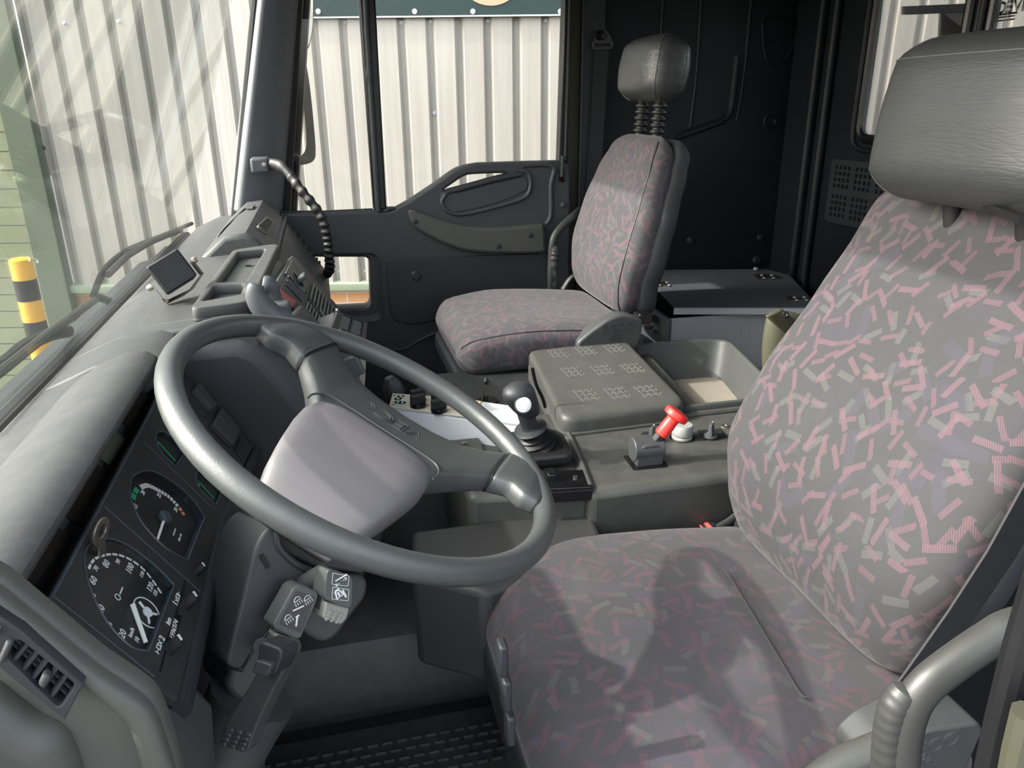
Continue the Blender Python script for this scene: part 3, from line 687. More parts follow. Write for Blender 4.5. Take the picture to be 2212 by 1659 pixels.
# seat belt beside passenger
sb = thing('passenger_seat_belt', BP.pt(xa+.075, 1.0, .02), 'dark seat belt hanging from a triangular loop on the far door pillar', 'seat belt')
B_ = BP.uvs
tri = [(1271, 98), (1285, 70), (1298, 63), (1310, 72), (1321, 98), (1316, 108), (1276, 110)]
plate('belt_loop', BP, [rpoly(BP.uvs(tri), .02), BP.uvs([(1278, 96), (1314, 96), (1312, 102), (1280, 102)])], .018, .028, column_m, sb, bev=.003)
mk('belt_bolt', MB().lathe([(.016, 0), (.016, .008), (.012, .013), (0, .014)], BP.sub(*BP.uv(1296, 77, .028), .028), 20).bm, black_m, sb)
wb = [(1296, 98), (1290, 200), (1284, 300), (1276, 420), (1266, 560)]
bl = []
for i, (x, y) in enumerate(wb):
    a, c = BP.uv(x, y); hw = .026
    bl.append([BP.pt(a-hw, c, .018), BP.pt(a+hw, c, .018), BP.pt(a+hw, c, .0205), BP.pt(a-hw, c, .0205)])
mk('webbing', MB().loft(bl).bm, belt_m, sb)
mk('belt_stalk', MB().tube(smoothpath([P(1215, 625, Y=2.55), P(1232, 600, Y=2.55), P(1250, 590, Y=2.55)], 6), .008, 8).bm, steel_m, sb)
# ------------------------------------------------------------------ dashboard
XZ = lambda y: Fr((0, y, 0), (1, 0, 0), (0, 0, 1))
SL = V((.546, 0, -.838))                                  # the way every dash face slopes
dash = thing('dashboard', (-.25, 1.4, .5), 'full width grey plastic dashboard below the windscreen', 'dashboard')
def extr(name, prof, y0, y1, mat, parent=dash, bev=.006, seg=3, **k):
    """(x,z) profile from y0 to y1"""
    if isinstance(prof[0][0], (int, float)): prof = [prof, prof]
    rings = [[V((x, y, z)) for x, z in pr] for pr, y in zip(prof, (y0, y1) if len(prof) == 2 else k.pop('ys'))]
    return mk(name, MB().loft(rings).bm, mat, parent, bev=bev, seg=seg, **k)
# top shell
top = [(-.435, .925), (-.40, .955), (-.33, .985), (-.20, .995), (-.12, .985), (-.12, .94), (-.40, .86)]
extr('dash_top', [top, top], 1.235, 2.64, dash_m)
top2 = [(-.435, .925), (-.40, .955), (-.33, .985), (-.265, .994), (-.240, .985), (-.25, .95), (-.40, .86)]
extr('dash_top', [top2, top2], 1.095, 1.24, dash_m)
topn = [(-.435, .925), (-.40, .95), (-.345, .975), (-.30, .985), (-.30, .93), (-.40, .86)]
extr('dash_top', [[(-.435, .925), (-.40, .955), (-.33, .980), (-.29, .983), (-.29, .95), (-.40, .86)]]*2, .16, 1.10, dash_m)
# hood over the instruments
def hood(dx, dz): return [(-.345+dx, .978+dz), (-.305+dx, 1.004+dz), (-.27+dx, 1.016+dz), (-.245+dx, 1.016+dz), (-.232+dx, 1.006+dz), (-.235+dx, .996+dz), (-.29+dx, .985+dz), (-.34+dx, .955+dz)]
hb = MB(); ys = [.20, .5, .9, 1.0, 1.055, 1.075, 1.085]
hb.loft([[V((x, y, z)) for x, z in (hood(0, 0) if y < 1.01 else [((x+.30)*f-.30, .975+(z-.975)*f) for x, z in hood(0, 0)])] for y, f in zip(ys, (1, 1, 1, 1, .95, .75, .3))])
mk('instrument_hood', hb.bm, dash_m, dash, bev=.004, ang=50)
# smooth inner side wall of the centre stack (seen through the wheel) and stack body
SW = Fr((0, 1.17, 0), (1, 0, 0), (0, 0, 1))
stk = [(-.33, .985), (-.16, 1.0), (-.115, .99), (-.02, .85), (.045, .73), (.055, .55), (-.02, .40), (-.36, .40)]
def stackprof(y): return [(x, z) for x, z in stk]
extr('stack_body', [stk, stk], 1.27, 1.84, dash2_m, bev=.022, seg=4)
side = [(-.36, .975), (-.15, .985), (-.105, .96), (-.02, .82), (.035, .70), (.035, .55), (-.02, .44), (-.36, .44)]
extr('stack_side', [side, side], 1.225, 1.33, knee_m, bev=.04, seg=4)
# passenger side block with a square finger hole
pas = [(-.30, .98), (-.235, 1.035), (-.185, 1.04), (-.155, 1.02), (-.005, .79), (-.03, .62), (-.30, .60)]
pbk = extr('passenger_dash_block', [pas, pas], 1.88, 2.58, dash_m, bev=.012, seg=3)
PF = Fr((-.155, 2.2, 1.02), (0, 1, 0), -SL)               # ez faces the cabin
assert PF.ez.x > 0
fh = rpoly(PF.uvs([(559, 488), (577, 472), (588, 483), (572, 505)]), .006)
mk('finger_hole', MB().loft([[PF.pt(*p, .0015) for p in fh], [PF.pt(*p, .0005) for p in fh]]).bm, blackm_m, dash)
plate('finger_hole_rim', PF, [rpoly(PF.uvs([(556, 488), (577, 468), (591, 483), (573, 508)]), .008), fh], -.004, .003, dash2_m, dash, bev=.001)
# flap on top of the block + vent slots at its far edge
mk('flap_seam', MB().tube(smoothpath([P(x, y, Z=z) for x, y, z in ((468, 521, 1.0), (480, 500, 1.015), (505, 474, 1.03), (535, 445, 1.04))], 5), .0022, 6).bm, seal_m, dash)
plate('flap_latch', Fr(V((-.21, 0, 1.041)), (0, 1, 0), (-1, 0, 0)), [[(2.33, -.01), (2.40, -.012), (2.42, .006), (2.34, .012)]], 0, .004, midgrey_m, dash, bev=.001)
gv = mk('defrost_grille', MB().prism([(-.155+.0, -.0), (.3, 0), (.3, .045), (-.155, .045)], Fr(PF.pt(2.58-2.2-.35*0, .02, .001), (0, 0, 0) if 0 else SL, V((0, -1, 0))), -.003, .002).bm, blackm_m, dash) if 0 else None
for i in range(16):
    l = .02+i*.0135
    mk('grille_bar', MB().box((2.555-2.2, -l, .002), (.034, .005, .006), PF).bm, seal_m if i % 2 else dash2_m, dash)
# tray with raised rim on the dash top
TF = Fr((0, 0, 1.002), (0, 1, 0), (-1, 0, 0))
assert TF.ez.z > 0
tz = .012
out = rpoly(TF.uvs([(410, 672), (503, 543), (604, 528), (545, 655)], tz), [.02, .02, .04, .03])
i1 = rpoly(TF.uvs([(467, 614), (515, 547), (573, 541), (531, 612)], tz), .008); i2 = rpoly(TF.uvs([(437, 655), (463, 621), (528, 617), (519, 640)], tz), .008)
plate('tray_rim', TF, [out, i1, i2], -.004, .016, dash2_m, dash, bev=.004)
plate('tray_floor', TF, [out], -.006, -.002, dash2_m, dash, bev=0)
for c in ((537, 573), (497, 646)): 
    a, d = TF.uv(*c); mk('tray_drain', MB().lathe([(.010, 0), (.010, .0015), (.008, .0015), (.008, 0)], TF.sub(a, d, -.002), 20).bm, dash2_m, dash)
# near end of the dash: big olive grey corner with side vent
ne = Fr((0, .40, 0), (1, 0, 0), (0, 0, 1))                # ez faces the camera side
NQ = ne.uvs
outer = NQ([(-260, 1120), (0, 1262), (110, 1352), (214, 1437), (290, 1488), (325, 1516), (345, 1550), (362, 1600), (380, 1659), (410, 1800), (440, 2000), (-260, 2000)])
outer = [outer[0]] + sm2(outer[1:11], 4, False) + [outer[11]]
me = curve_mesh([outer], .018, .006, 3); me.transform(ne.sub(0, 0, -.012).mat()); mk('dash_end_block', me, olive_m, dash)
rec = NQ([(182, 1462), (225, 1495), (266, 1531), (283, 1552), (293, 1580), (313, 1659), (340, 1800), (375, 1990), (-250, 1990), (-250, 1560), (-250, 1300), (-20, 1306)])
rec = sm2(NQ([(-260, 1225), (0, 1320), (120, 1408)]) + rec[:8], 4, False)
me = curve_mesh([outer[1:-1] + rec[::-1]], .014, .005, 3); me.transform(ne.sub(0, 0, .003).mat()); mk('dash_end_lip', me, olive_m, dash)
low_e = NQ([(-260, 1400), (0, 1479), (79, 1541), (120, 1562), (145, 1582), (160, 1610), (177, 1659), (200, 1760), (220, 2000), (-260, 2000)])
me = curve_mesh([[low_e[0]]+sm2(low_e[1:9], 4, False)+[low_e[9]]], .05, .018, 3); me.transform(ne.sub(0, 0, -.010).mat()); mk('dash_end_lower', me, olive_m, dash)
# end vent
ev = thing('end_air_vent', ne.pt(*ne.uv(100, 1500), .02), 'black slatted side air vent with two thumb tabs at the near end of the dashboard', 'air vent')
EV = ne.sub(0, 0, .012)
vo = [EV.uv(*p) for p in ((8, 1400), (40, 1358), (180, 1470), (140, 1532))]
vi = rpoly([EV.uv(*p) for p in ((12, 1402), (42, 1368), (168, 1468), (132, 1520))], .004)
plate('vent_frame', EV, [[EV.uv(*p) for p in ((-60, 1380), (-10, 1310), (50, 1352), (184, 1468), (144, 1545), (40, 1462))], vi], -.008, .004, dark_m, ev, bev=.001)
mk('vent_back', MB().prism(vi, EV, -.010, -.007).bm, blackm_m, ev)
A, B, C_, D2 = [V((*EV.uv(*p), 0)) for p in ((12, 1402), (42, 1368), (168, 1468), (132, 1520))]
for i in range(1, 6):
    f = i/6; p = A.lerp(D2, f); q = B.lerp(C_, f); mk('vent_vane', MB().tube([EV.pt(p.x, p.y, -.001), EV.pt(q.x, q.y, -.001)], .0019, 6, asp=(1, 1.6)).bm, dark_m, ev)
for i in (1, 2, 3):
    f = i/4; p = A.lerp(B, f); q = D2.lerp(C_, f); mk('vent_slat', MB().tube([EV.pt(p.x, p.y, -.004), EV.pt(q.x, q.y, -.004)], .0013, 6, asp=(1, 1.4)).bm, dark_m, ev)
for pts in (((88, 1462), (100, 1437), (118, 1446), (104, 1474)), ((2, 1412), (24, 1364), (38, 1372), (16, 1420))):
    mk('thumb_tab', MB().prism([EV.uv(*p) for p in pts], EV, .0, .007).bm, column_m, ev, bev=.002)
plate('end_switch', EV, [rpoly([EV.uv(*p) for p in ((-20, 1355), (-8, 1333), (10, 1340), (2, 1362))], .002)], .003, .008, lightgrey_m, ev, bev=.001)

# ------------------------------------------------------------------ instrument cluster
IC = Fr((-.245, .87, .937), (0, 1, 0), -SL); I_ = IC.uvs
ic = thing('instrument_cluster', IC.pt(0, -.14, 0), 'dark instrument panel with round speedometer and rev counter behind the steering wheel', 'instrument panel')
pout = [(-.272, .006), (.345, .006), (.345, -.175), (.20, -.155), (.04, -.142), (-.272, -.142)]
sp_o = [(183, 1228), (184, 1192), (205, 1168), (240, 1164), (280, 1180), (318, 1208), (350, 1236), (376, 1264), (354, 1322), (322, 1406), (285, 1398), (240, 1355), (203, 1293)]
ta_o = [(280, 1060), (287, 1030), (315, 1017), (345, 1024), (385, 1050), (420, 1083), (442, 1118), (425, 1160), (406, 1210), (360, 1185), (315, 1140), (290, 1098)]
g1_o = [(336, 946), (340, 934), (355, 934), (380, 950), (400, 977), (380, 1008), (355, 985), (340, 962)]
g2_o = [(423, 1030), (428, 1017), (442, 1020), (465, 1040), (482, 1056), (467, 1090), (440, 1066), (426, 1046)]
def seg_poly(pts, corner, k=5):
    """rounded outline that keeps the listed corner points sharp"""
    q = I_(pts); n = len(q); out = []
    for i in range(n):
        p0, p1, p2, p3 = q[i-1], q[i], q[(i+1) % n], q[(i+2) % n]
        if i in corner: p0 = p1
        if (i+1) % n in corner: p3 = p2
        if i in corner and (i+1) % n in corner: out.append(p1); continue
        for j in range(k):
            t = j/k; out.append(tuple(.5*((2*p1[a])+(p2[a]-p0[a])*t+(2*p0[a]-5*p1[a]+4*p2[a]-p3[a])*t*t+(3*p1[a]-3*p2[a]+p3[a]-p0[a])*t**3) for a in (0, 1)))
    return out
SP = seg_poly(sp_o, (7, 9)); TA = seg_poly(ta_o, (6, 8)); G1 = seg_poly(g1_o, (4, 5)); G2 = seg_poly(g2_o, (4, 5))
plate('fascia', IC, [pout, SP, TA, G1, G2], -.010, .0, panel_m, ic, bev=.0012)
mk('fascia_edge', MB().tube([IC.pt(-.272, .006, .001), IC.pt(.345, .006, .001)], .0022, 8).bm, bezel_m, ic)
mk('fascia_back', MB().prism(rect(-.268, -.14, .30, .003), IC, -.034, -.022).bm, blackm_m, ic)
for pts in (((224, 1094), (432, 1279)), ((309, 954), (484, 1123)), ((108, 1284), (332, 1462)), ((400, 1255), (345, 1450))):
    a, c = I_(pts); mk('fascia_seam', MB().tube([IC.pt(*a, .0004), IC.pt(*c, .0004)], .0009, 6).bm, bezel_m if pts[0][0] != 400 else black_m, ic)
mk('lower_lip', MB().tube([IC.pt(-.272, -.150, -.004), IC.pt(.05, -.150, -.004), IC.pt(.34, -.186, -.004)], .011, 12, asp=(1, .8)).bm, dark_m, ic)
def well(poly, name, depth, fmat, rim=.0):
    root = mk(name, MB().prism(poly, IC, -depth-.002, -depth).bm, fmat, ic)
    mk('bezel', MB().loft([[IC.pt(*p, .0006) for p in poly], [IC.pt(*p, -depth) for p in poly]], caps=False).bm, bezel_m, root, ang=50)
    mk('bezel_edge', MB().tube([IC.pt(*p, .0) for p in poly], .0011, 6, closed=True).bm, bezel_m, root)
    return root
spd = well(SP, 'speedometer', .007, face_m); tac = well(TA, 'rev_counter', .009, face_m); f1 = well(G1, 'small_gauge', .005, face_m); f2 = well(G2, 'small_gauge', .005, face_m)
W_ = -.0065; WT = -.0085
def itext(px, py, s, size, root, rot=0, name='numeral', w=W_, mat=white_m, bold=.00005): 
    a, c = IC.uv(px, py, w); text(name, s, IC.sub(a, c, w, rot), size*.64, mat, root, depth=.0004, bold=bold)
for px, py, s, sz in ((265, 1369, '20', .0165), (218, 1316, '40', .0165), (202, 1254, '60', .0165), (230, 1218, '80', .0165), (281, 1228, '100', .0165), (325, 1268, '120', .015), (238, 1348, '0', .011), (202, 1288, '30', .011), (208, 1228, '70', .011), (255, 1213, '90', .011), (307, 1241, '110', .010), (336, 1281, '125', .010), (296, 1382, '10', .011), (284, 1366, 'km/h', .010)):
    itext(px, py, s, sz, spd)
for px, py, s, sz in ((309, 1064, '20', .0125), (344, 1070, '25', .0125), (293, 1094, '15', .0125), (380, 1101, '30', .0125), (311, 1139, '0', .0125), (347, 1180, '5', .0125), (389, 1161, 'RPM x 100', .0055), (377, 1149, 'ELECTRONIC', .004)):
    itext(px, py, s, sz, tac, w=WT)
def arc_segs(root, c_px, pts_px, n, mat, wd, name='scale_mark', w=W_, gap=.26):
    q = smoothpath([V((*IC.uv(a, b_, w), 0)) for a, b_ in pts_px], 12); c = V((*IC.uv(*c_px, w), 0))
    L = [0]
    for a, b_ in zip(q, q[1:]): L.append(L[-1]+(b_-a).length)
    def at(l):
        for i in range(len(q)-1):
            if L[i+1] >= l: return q[i].lerp(q[i+1], (l-L[i])/max(L[i+1]-L[i], 1e-9))
        return q[-1]
    mb = MB()
    for i in range(n):
        a, b_ = at(L[-1]*(i+gap/2)/n), at(L[-1]*(i+1-gap/2)/n); ia = a+(c-a).normalized()*wd; ib = b_+(c-b_).normalized()*wd
        mb.loft([[IC.pt(p.x, p.y, w) for p in (a, b_, ib, ia)], [IC.pt(p.x, p.y, w+.0003) for p in (a, b_, ib, ia)]])
    return mk(name, mb.bm, mat, root)
arc_segs(spd, (285, 1300), ((193, 1232), (203, 1213), (222, 1203), (250, 1200), (280, 1210), (310, 1232), (332, 1260), (348, 1284)), 13, white_m, -.0026)
arc_segs(tac, (350, 1118), ((300, 1048), (316, 1044), (335, 1052), (365, 1070), (387, 1093)), 14, white_m, .0065, w=WT)
arc_segs(tac, (350, 1118), ((283, 1078), (283, 1068), (288, 1056), (294, 1050)), 2, green_m, .0065, w=WT)
arc_segs(tac, (350, 1118), ((388, 1094), (394, 1102), (401, 1114)), 2, redprint_m, .0065, w=WT)
arc_segs(f1, (345, 995), ((340, 952), (358, 962), (372, 978), (380, 996)), 1, green_m, .0035, w=-.0045, gap=0)
arc_segs(f2, (432, 1080), ((428, 1038), (444, 1046), (456, 1060), (464, 1078)), 1, green_m, .0035, w=-.0045, gap=0)
def needle(a_px, b_px, root, w, r=.0017, name='needle'):
    a, b_ = IC.uv(*a_px, w), IC.uv(*b_px, w); return mk(name, MB().tube([IC.pt(*a, w), IC.pt(*b_, w)], [r, r*.8], 8, asp=(.5, 1)).bm, needle_m, root)
needle((286, 1305), (315, 1388), spd, -.0045, .0024); needle((353, 1126), (338, 1172), tac, -.006, .0018)
needle((355, 985), (361, 993), f1, -.0035, .0012); needle((438, 1066), (445, 1074), f2, -.0035, .0012)
for px, py, s, rt in ((340, 958, 'C', 0), (430, 1048, 'V', 0)): itext(px, py, s, .008, f1 if s == 'C' else f2, w=-.0045)
a, c = IC.uv(357, 1117, -.006); mk('needle_hub', MB().lathe([(.009, 0), (.009, .004), (.007, .006), (0, .006)], IC.sub(a, c, -.0085), 24).bm, bezel_m, tac)
# little white wheel mark on the tachograph
a, c = IC.uv(318, 1323, -.006)
mk('tachograph_wheel', MB().lathe([(.0165, 0), (.0177, 0), (.0177, .0006), (.0165, .0006), (.0165, 0)], IC.sub(a, c, -.0064), 30).bm, white_m, spd)
mk('tachograph_hub', MB().lathe([(.0055, 0), (.0055, .002), (0, .002)], IC.sub(a, c, -.0064), 20).bm, white_m, spd)
for an in (1.2, 3.6, 5.3): mk('tachograph_spoke', MB().tube([IC.sub(a, c, -.0058).pt(0, 0), IC.sub(a, c, -.0058).pt(.013*math.cos(an), .013*math.sin(an))], .0012, 6).bm, white_m, spd)
a, c = IC.uv(254, 1290, W_); mk('maker_mark', MB().lathe([(.0028, 0), (.0036, 0), (.0036, .0004), (.0028, .0004), (.0028, 0)], IC.sub(a, c, W_), 16).bm, white_m, spd); a, c = IC.uv(262, 1276, W_); mk('maker_mark', MB().box((a, c, W_), (.011, .0014, .0004), IC).bm, white_m, spd)
mk('gauge_glass', MB().prism([(u*1.0, v*1.0) for u, v in SP], IC, -.0012, -.0006).bm, gauge_glass_m, spd)
# odometer and marks below
def ft(px, py, s, size, rot=0): a, c = IC.uv(px, py); text('legend', s, IC.sub(a, c, .0004, rot), size, white_m, ic, depth=.0004, bold=.0001)
plate('odometer_window', IC, [I_([(356, 1388), (378, 1328), (393, 1330), (371, 1392)])], .0, .0006, black_m, ic, bev=0)
a, c = IC.uv(374, 1361); text('legend', '1996974', IC.sub(a, c, .0012), .0085, white_m, ic, depth=.0004); ft(364, 1342, 'km', .0085); ft(378, 1304, '1', .010); ft(384, 1290, '\u2715\u25a1\u22a2', .007); ft(350, 1379, '2', .010); ft(343, 1398, '\u22a2\u25a1\u2715', .007)
def knob(px, py, r, h, mat=blackm_m, mark=True, name='reset_knob'):
    a, c = IC.uv(px, py); k = mk(name, MB().lathe([(r*1.08, 0), (r, .003), (r*.86, h-.001), (r*.75, h), (0, h)], IC.sub(a, c, .0), 20).bm, mat, ic)
    if mark: mk('pointer', MB().box((0, r*.4, h), (r*.45, r*1.0, .0012), IC.sub(a, c, .0, -.5)).bm, white_m, k)
    return k
knob(399, 1306, .0065, .015); knob(364, 1402, .0065, .015); knob(423, 1236, .005, .012)
# key ring on the speedometer lock
q = IC.sub(*IC.uv(206, 1180), .008)
kr = thing('key', q.pt(0, 0), 'worn metal key bow standing in the lock above the speedometer', 'key')
kf = Fr(q.pt(0, 0), (IC.ex*.6+IC.ez*.2), (IC.ey+IC.ez*.9))
plate('bow', kf, [circ(0, .012, .0145, 28, .013), circ(.001, .012, .0075, 20, .006)], -.0015, .0015, brass_m, kr, bev=.0006)
mk('blade', MB().prism(rpoly([(-.009, -.012), (.003, -.014), (.004, .002), (-.006, .002)], .002), kf, -.001, .001).bm, brass_m, kr)
# warning displays under the hood
DS = Fr((-.262, .87, .978), (0, 1, 0), V((.16, 0, .98))); Dq = DS.uvs
dsp = mk('display_strip', MB().prism(rect(-.36, -.034, .195, .022), DS, -.010, 0).bm, column_m, ic)
for pts in (((0, 1195), (0, 1195)),): pass
cells = [((-28, 1230), (68, 1104), (153, 1160), (72, 1262)), ((107, 1090), (190, 992), (258, 1037+3), (160, 1130)), ((194, 975), (237, 923), (268, 950), (232, 1005)), ((245, 900), (292, 835), (330, 872), (283, 930)), ((310, 805), (342, 765), (370, 795), (335, 830))]
for i, pts in enumerate(cells):
    pl = rpoly(Dq(pts), .002)
    mk('display_lens', MB().prism(pl, DS, .0005, .0018).bm, lcd_m if i == 2 else strip_m, dsp)
ldg = mk('ledge', MB().prism(rect(-.36, -.058, .30, -.030), Fr(DS.o, DS.ex, DS.ey), -.012, -.002).bm, dark_m, ic)
if True:
    a, c = Dq([(214, 978)])[0] if 0 else DS.uv(218, 975); text('display_letter', 'N', DS.sub(a, c, .002), .016, dark_m, dsp, depth=.0003)
# rocker switches right of the wheel rim
for pts in (((412, 848), (421, 832), (460, 882), (448, 892)), ((462, 905), (470, 888), (510, 935), (502, 950)), ((452, 925), (462, 905), (504, 950), (494, 968))):
    pl = rpoly(I_(pts), .002); mk('rocker_switch', MB().prism(pl, IC, .0, .010).bm, column_m, ic, bev=.002)
for pts in (((506, 972), (518, 944), (538, 972), (526, 1000)), ((410, 865), (418, 850), (450, 895), (440, 905))):
    mk('switch_blank', MB().prism(I_(pts), IC, .0, .002).bm, dark_m, ic, bev=.0008)
# lower dash under the cluster
ldp = [(-.35, .86), (-.175, .815), (-.152, .765), (-.158, .70), (-.23, .50), (-.35, .40)]
extr('lower_dash', [ldp, ldp], .40, .66, dash2_m, bev=.02, seg=4)
lb = [(-.38, .84), (-.20, .80), (-.20, .50), (-.38, .40)]
extr('lower_dash', [lb, lb], .64, 1.15, dark_m, bev=.01)
for a_, b_ in (((490, 1150), (440, 1385)), ((532, 1170), (462, 1410)), ((552, 1185), (478, 1425))):
    mk('gaiter_fold', MB().tube(smoothpath([P(*a_, Y=.86), (P(*a_, Y=.86)+P(*b_, Y=.78))/2+V((.006, 0, 0)), P(*b_, Y=.78)], 6), [.006]+[.0115]*11+[.006], 10, asp=(1, .7)).bm, rubber_m, dash)
mk('dash_underside', MB().prism([(-.36, .50), (-.06, .50), (-.06, .56), (-.36, .56)], Fr((0, 1.36, 0), (1, 0, 0), (0, 0, 1)), .0, -1.22).bm, dark_m, dash)
# ------------------------------------------------------------------ centre stack fittings
SF = Fr((-.105, 1.5, .995), (0, 1, 0), -SL); sdist = .012
S_ = lambda pts, w=.0: SF.uvs(pts, w)
SF = SF.sub(0, 0, .010)
cs = thing('radio_and_heater_panel', SF.pt(.1, -.2, 0), 'dark control panel with slots, a red tongue and knob on the centre stack', 'control panel')
mk('panel', MB().prism(rpoly(S_([(565, 660), (632, 552), (730, 664), (700, 735)]), .006), SF, -.012, .002).bm, handle_m, cs, bev=.002)
mk('tachograph_slot', MB().prism(S_([(598, 632), (618, 594), (665, 640), (645, 690)]), SF, .002, .006).bm, dark_m, cs, bev=.001)
for k in range(4):
    a, c = V((*SF.uv(608+k*3, 628-k*9), 0)), V((*SF.uv(640+k*5, 664-k*9), 0)); mk('slot', MB().tube([SF.pt(a.x, a.y, .006), SF.pt(c.x, c.y, .006)], .0022, 6).bm, black_m if k % 2 else midgrey_m, cs)
mk('red_tongue', MB().prism(S_([(593, 640), (600, 628), (636, 655), (626, 668)], .006), SF, .005, .012).bm, redtach_m, cs, bev=.002)
mk('upper_plate', MB().prism(rpoly(S_([(615, 590), (630, 560), (668, 600), (655, 637)], .004), .002), SF, .003, .008).bm, handle_m, cs, bev=.001)
a, c = SF.uv(642, 605, .008)
mk('rotary_ring', MB().lathe([(.016, 0), (.018, 0), (.018, .003), (.016, .003), (.016, 0)], SF.sub(a, c, .008), 24).bm, blackm_m, cs)
mk('rotary_knob', MB().box((a+.004, c-.002, .018), (.030, .011, .022), SF).bm, midgrey_m, cs, bev=.004, seg=3)
for px, py in ((635, 572), (640, 580), (645, 585), (655, 592)):
    a, c = SF.uv(px, py, .008); mk('legend_dots', MB().box((a, c, .0085), (.010, .004, .0006), SF).bm, dark_m, cs)
def vent(name, quad, nx, ny, label, F0=SF):
    t_ = thing(name, F0.pt(*F0.uv(*quad[3])), label, 'air vent', 'centre stack air vents')
    q = [V((*F0.uv(*p, .004), 0)) for p in quad]
    mk('frame', MB().prism([(p.x, p.y) for p in q], F0, .0, .004).bm, blackm_m, t_)
    for i in range(nx+1):
        a, c = q[0].lerp(q[3], i/nx), q[1].lerp(q[2], i/nx); mk('slat', MB().tube([F0.pt(a.x, a.y, .006), F0.pt(c.x, c.y, .006)], .0022, 6, asp=(1, 1.5)).bm, handle_m, t_)
    for i in range(ny+1):
        a, c = q[0].lerp(q[1], i/ny), q[3].lerp(q[2], i/ny); mk('vane', MB().tube([F0.pt(a.x, a.y, .004), F0.pt(c.x, c.y, .004)], .0016, 6).bm, handle_m, t_)
    return t_
vent('air_vent', ((668, 648), (676, 616), (722, 668), (716, 706)), 7, 3, 'upper of the two slatted air vents on the centre stack')
vent('air_vent', ((652, 690), (664, 654), (706, 704), (694, 738)), 7, 3, 'lower of the two slatted air vents on the centre stack, nearer the driver')
a, c = SF.uv(690, 672, .008); a2, c2 = SF.uv(708, 702, .008)
mk('vent_lever', MB().tube([SF.pt(a, c, .01), SF.pt(a2, c2, .012)], .003, 8).bm, midgrey_m, cs)
# grey handset-like lever housing at the stack's near corner
hs_ = thing('grey_handset', P(560, 700, Y=1.20), 'smooth grey curved plastic handset clipped to the near edge of the centre stack', 'handset')
hpts = [P(x, y, Y=1.20) for x, y in ((556, 615), (552, 634), (566, 662), (592, 684), (622, 702), (650, 716))]
mk('body', MB().tube(smoothpath(hpts, 6), [.012]*3+[.024]*8+[.026]*12+[.022]*8, 16, asp=(1, .8)).bm if 0 else MB().tube(smoothpath(hpts, 6), [.011+.008*math.sin(min(i/15, 1)*math.pi/2) for i in range(31)], 16, asp=(1, .8)).bm, midgrey_m, hs_, ang=180)
mk('ear_piece', MB().tube(smoothpath([P(x, y, Y=1.25) for x, y in ((566, 616), (584, 622), (596, 650), (620, 676))], 6), [.013, .015, .016, .017, .017, .016, .015, .014, .013, .012, .012, .011, .011, .011, .011, .011, .010, .010, .010], 14, asp=(1, .8)).bm, midgrey_m, hs_, ang=180)
mk('clip', MB().box(P(608, 668, Y=1.24), (.03, .035, .028)).bm, midgrey_m, hs_, bev=.006, seg=3)
mk('hinge_pin', MB().tube([P(538, 622, Y=1.2), P(536, 632, Y=1.2)], .006, 8).bm, midgrey_m, hs_)
plate('base', SF, [rpoly(SF.uvs([(608, 700), (640, 664), (668, 690), (700, 745), (650, 745)], .01), .012)], .004, .022, column_m, hs_, bev=.005)
# ashtray box with open top and lower console
LX = Fr((0, 1.56, 0), (1, 0, 0), (0, 0, 1))
lc = thing('lower_control_pod', P(760, 860, Y=1.56), 'beige grey pod with small window and turn knob in front of the passenger seat', 'control panel')
AF = Fr(P(758, 705, Y=1.56), V((.25, 1, 0)), V((-.35, 0, .9)))
mk('pod_body', MB().prism(rpoly(AF.uvs([(722, 672), (790, 697), (786, 860), (712, 850)]), .01), AF, -.10, 0).bm, handle_m, lc, bev=.006)
plate('pod_frame', AF, [rpoly(AF.uvs([(724, 674), (789, 699), (785, 738), (712, 708)]), .005), rpoly(AF.uvs([(737, 680), (781, 697), (776, 728), (727, 708)]), .003)], .0, .006, console_m, lc, bev=.0015)
mk('pod_window', MB().prism(AF.uvs([(737, 680), (781, 697), (776, 728), (727, 708)]), AF, .0, .001).bm, podglass_m, lc)
mk('pod_divider', MB().tube([AF.pt(*AF.uv(759, 690), .004), AF.pt(*AF.uv(752, 718), .004)], .003, 6).bm, console_m, lc)
plate('knob_plate', AF, [rpoly(AF.uvs([(708, 765), (787, 772), (783, 850), (745, 835), (712, 800)]), .008)], .0, .005, lightgrey_m, lc, bev=.0015)
mk('knob_recess', MB().prism(rpoly(AF.uvs([(722, 762), (772, 775), (770, 828), (735, 812), (720, 790)]), .006), AF, .004, .007).bm, column_m, lc)
a, c = AF.uv(744, 808); mk('dial', MB().lathe([(.030, 0), (.030, .004), (.026, .007), (0, .007)], AF.sub(a, c, .006), 28).bm, midgrey_m, lc)
mk('turn_knob', MB().box((a, c+.008, .024), (.016, .040, .030), AF).bm, midgrey_m, lc, bev=.004, seg=3)
for px, py in ((774, 830), (722, 674), (727, 716)): 
    a, c = AF.uv(px, py); mk('screw', MB().lathe([(.005, 0), (.005, .003), (0, .004)], AF.sub(a, c, .006), 12).bm, steel_m, lc)
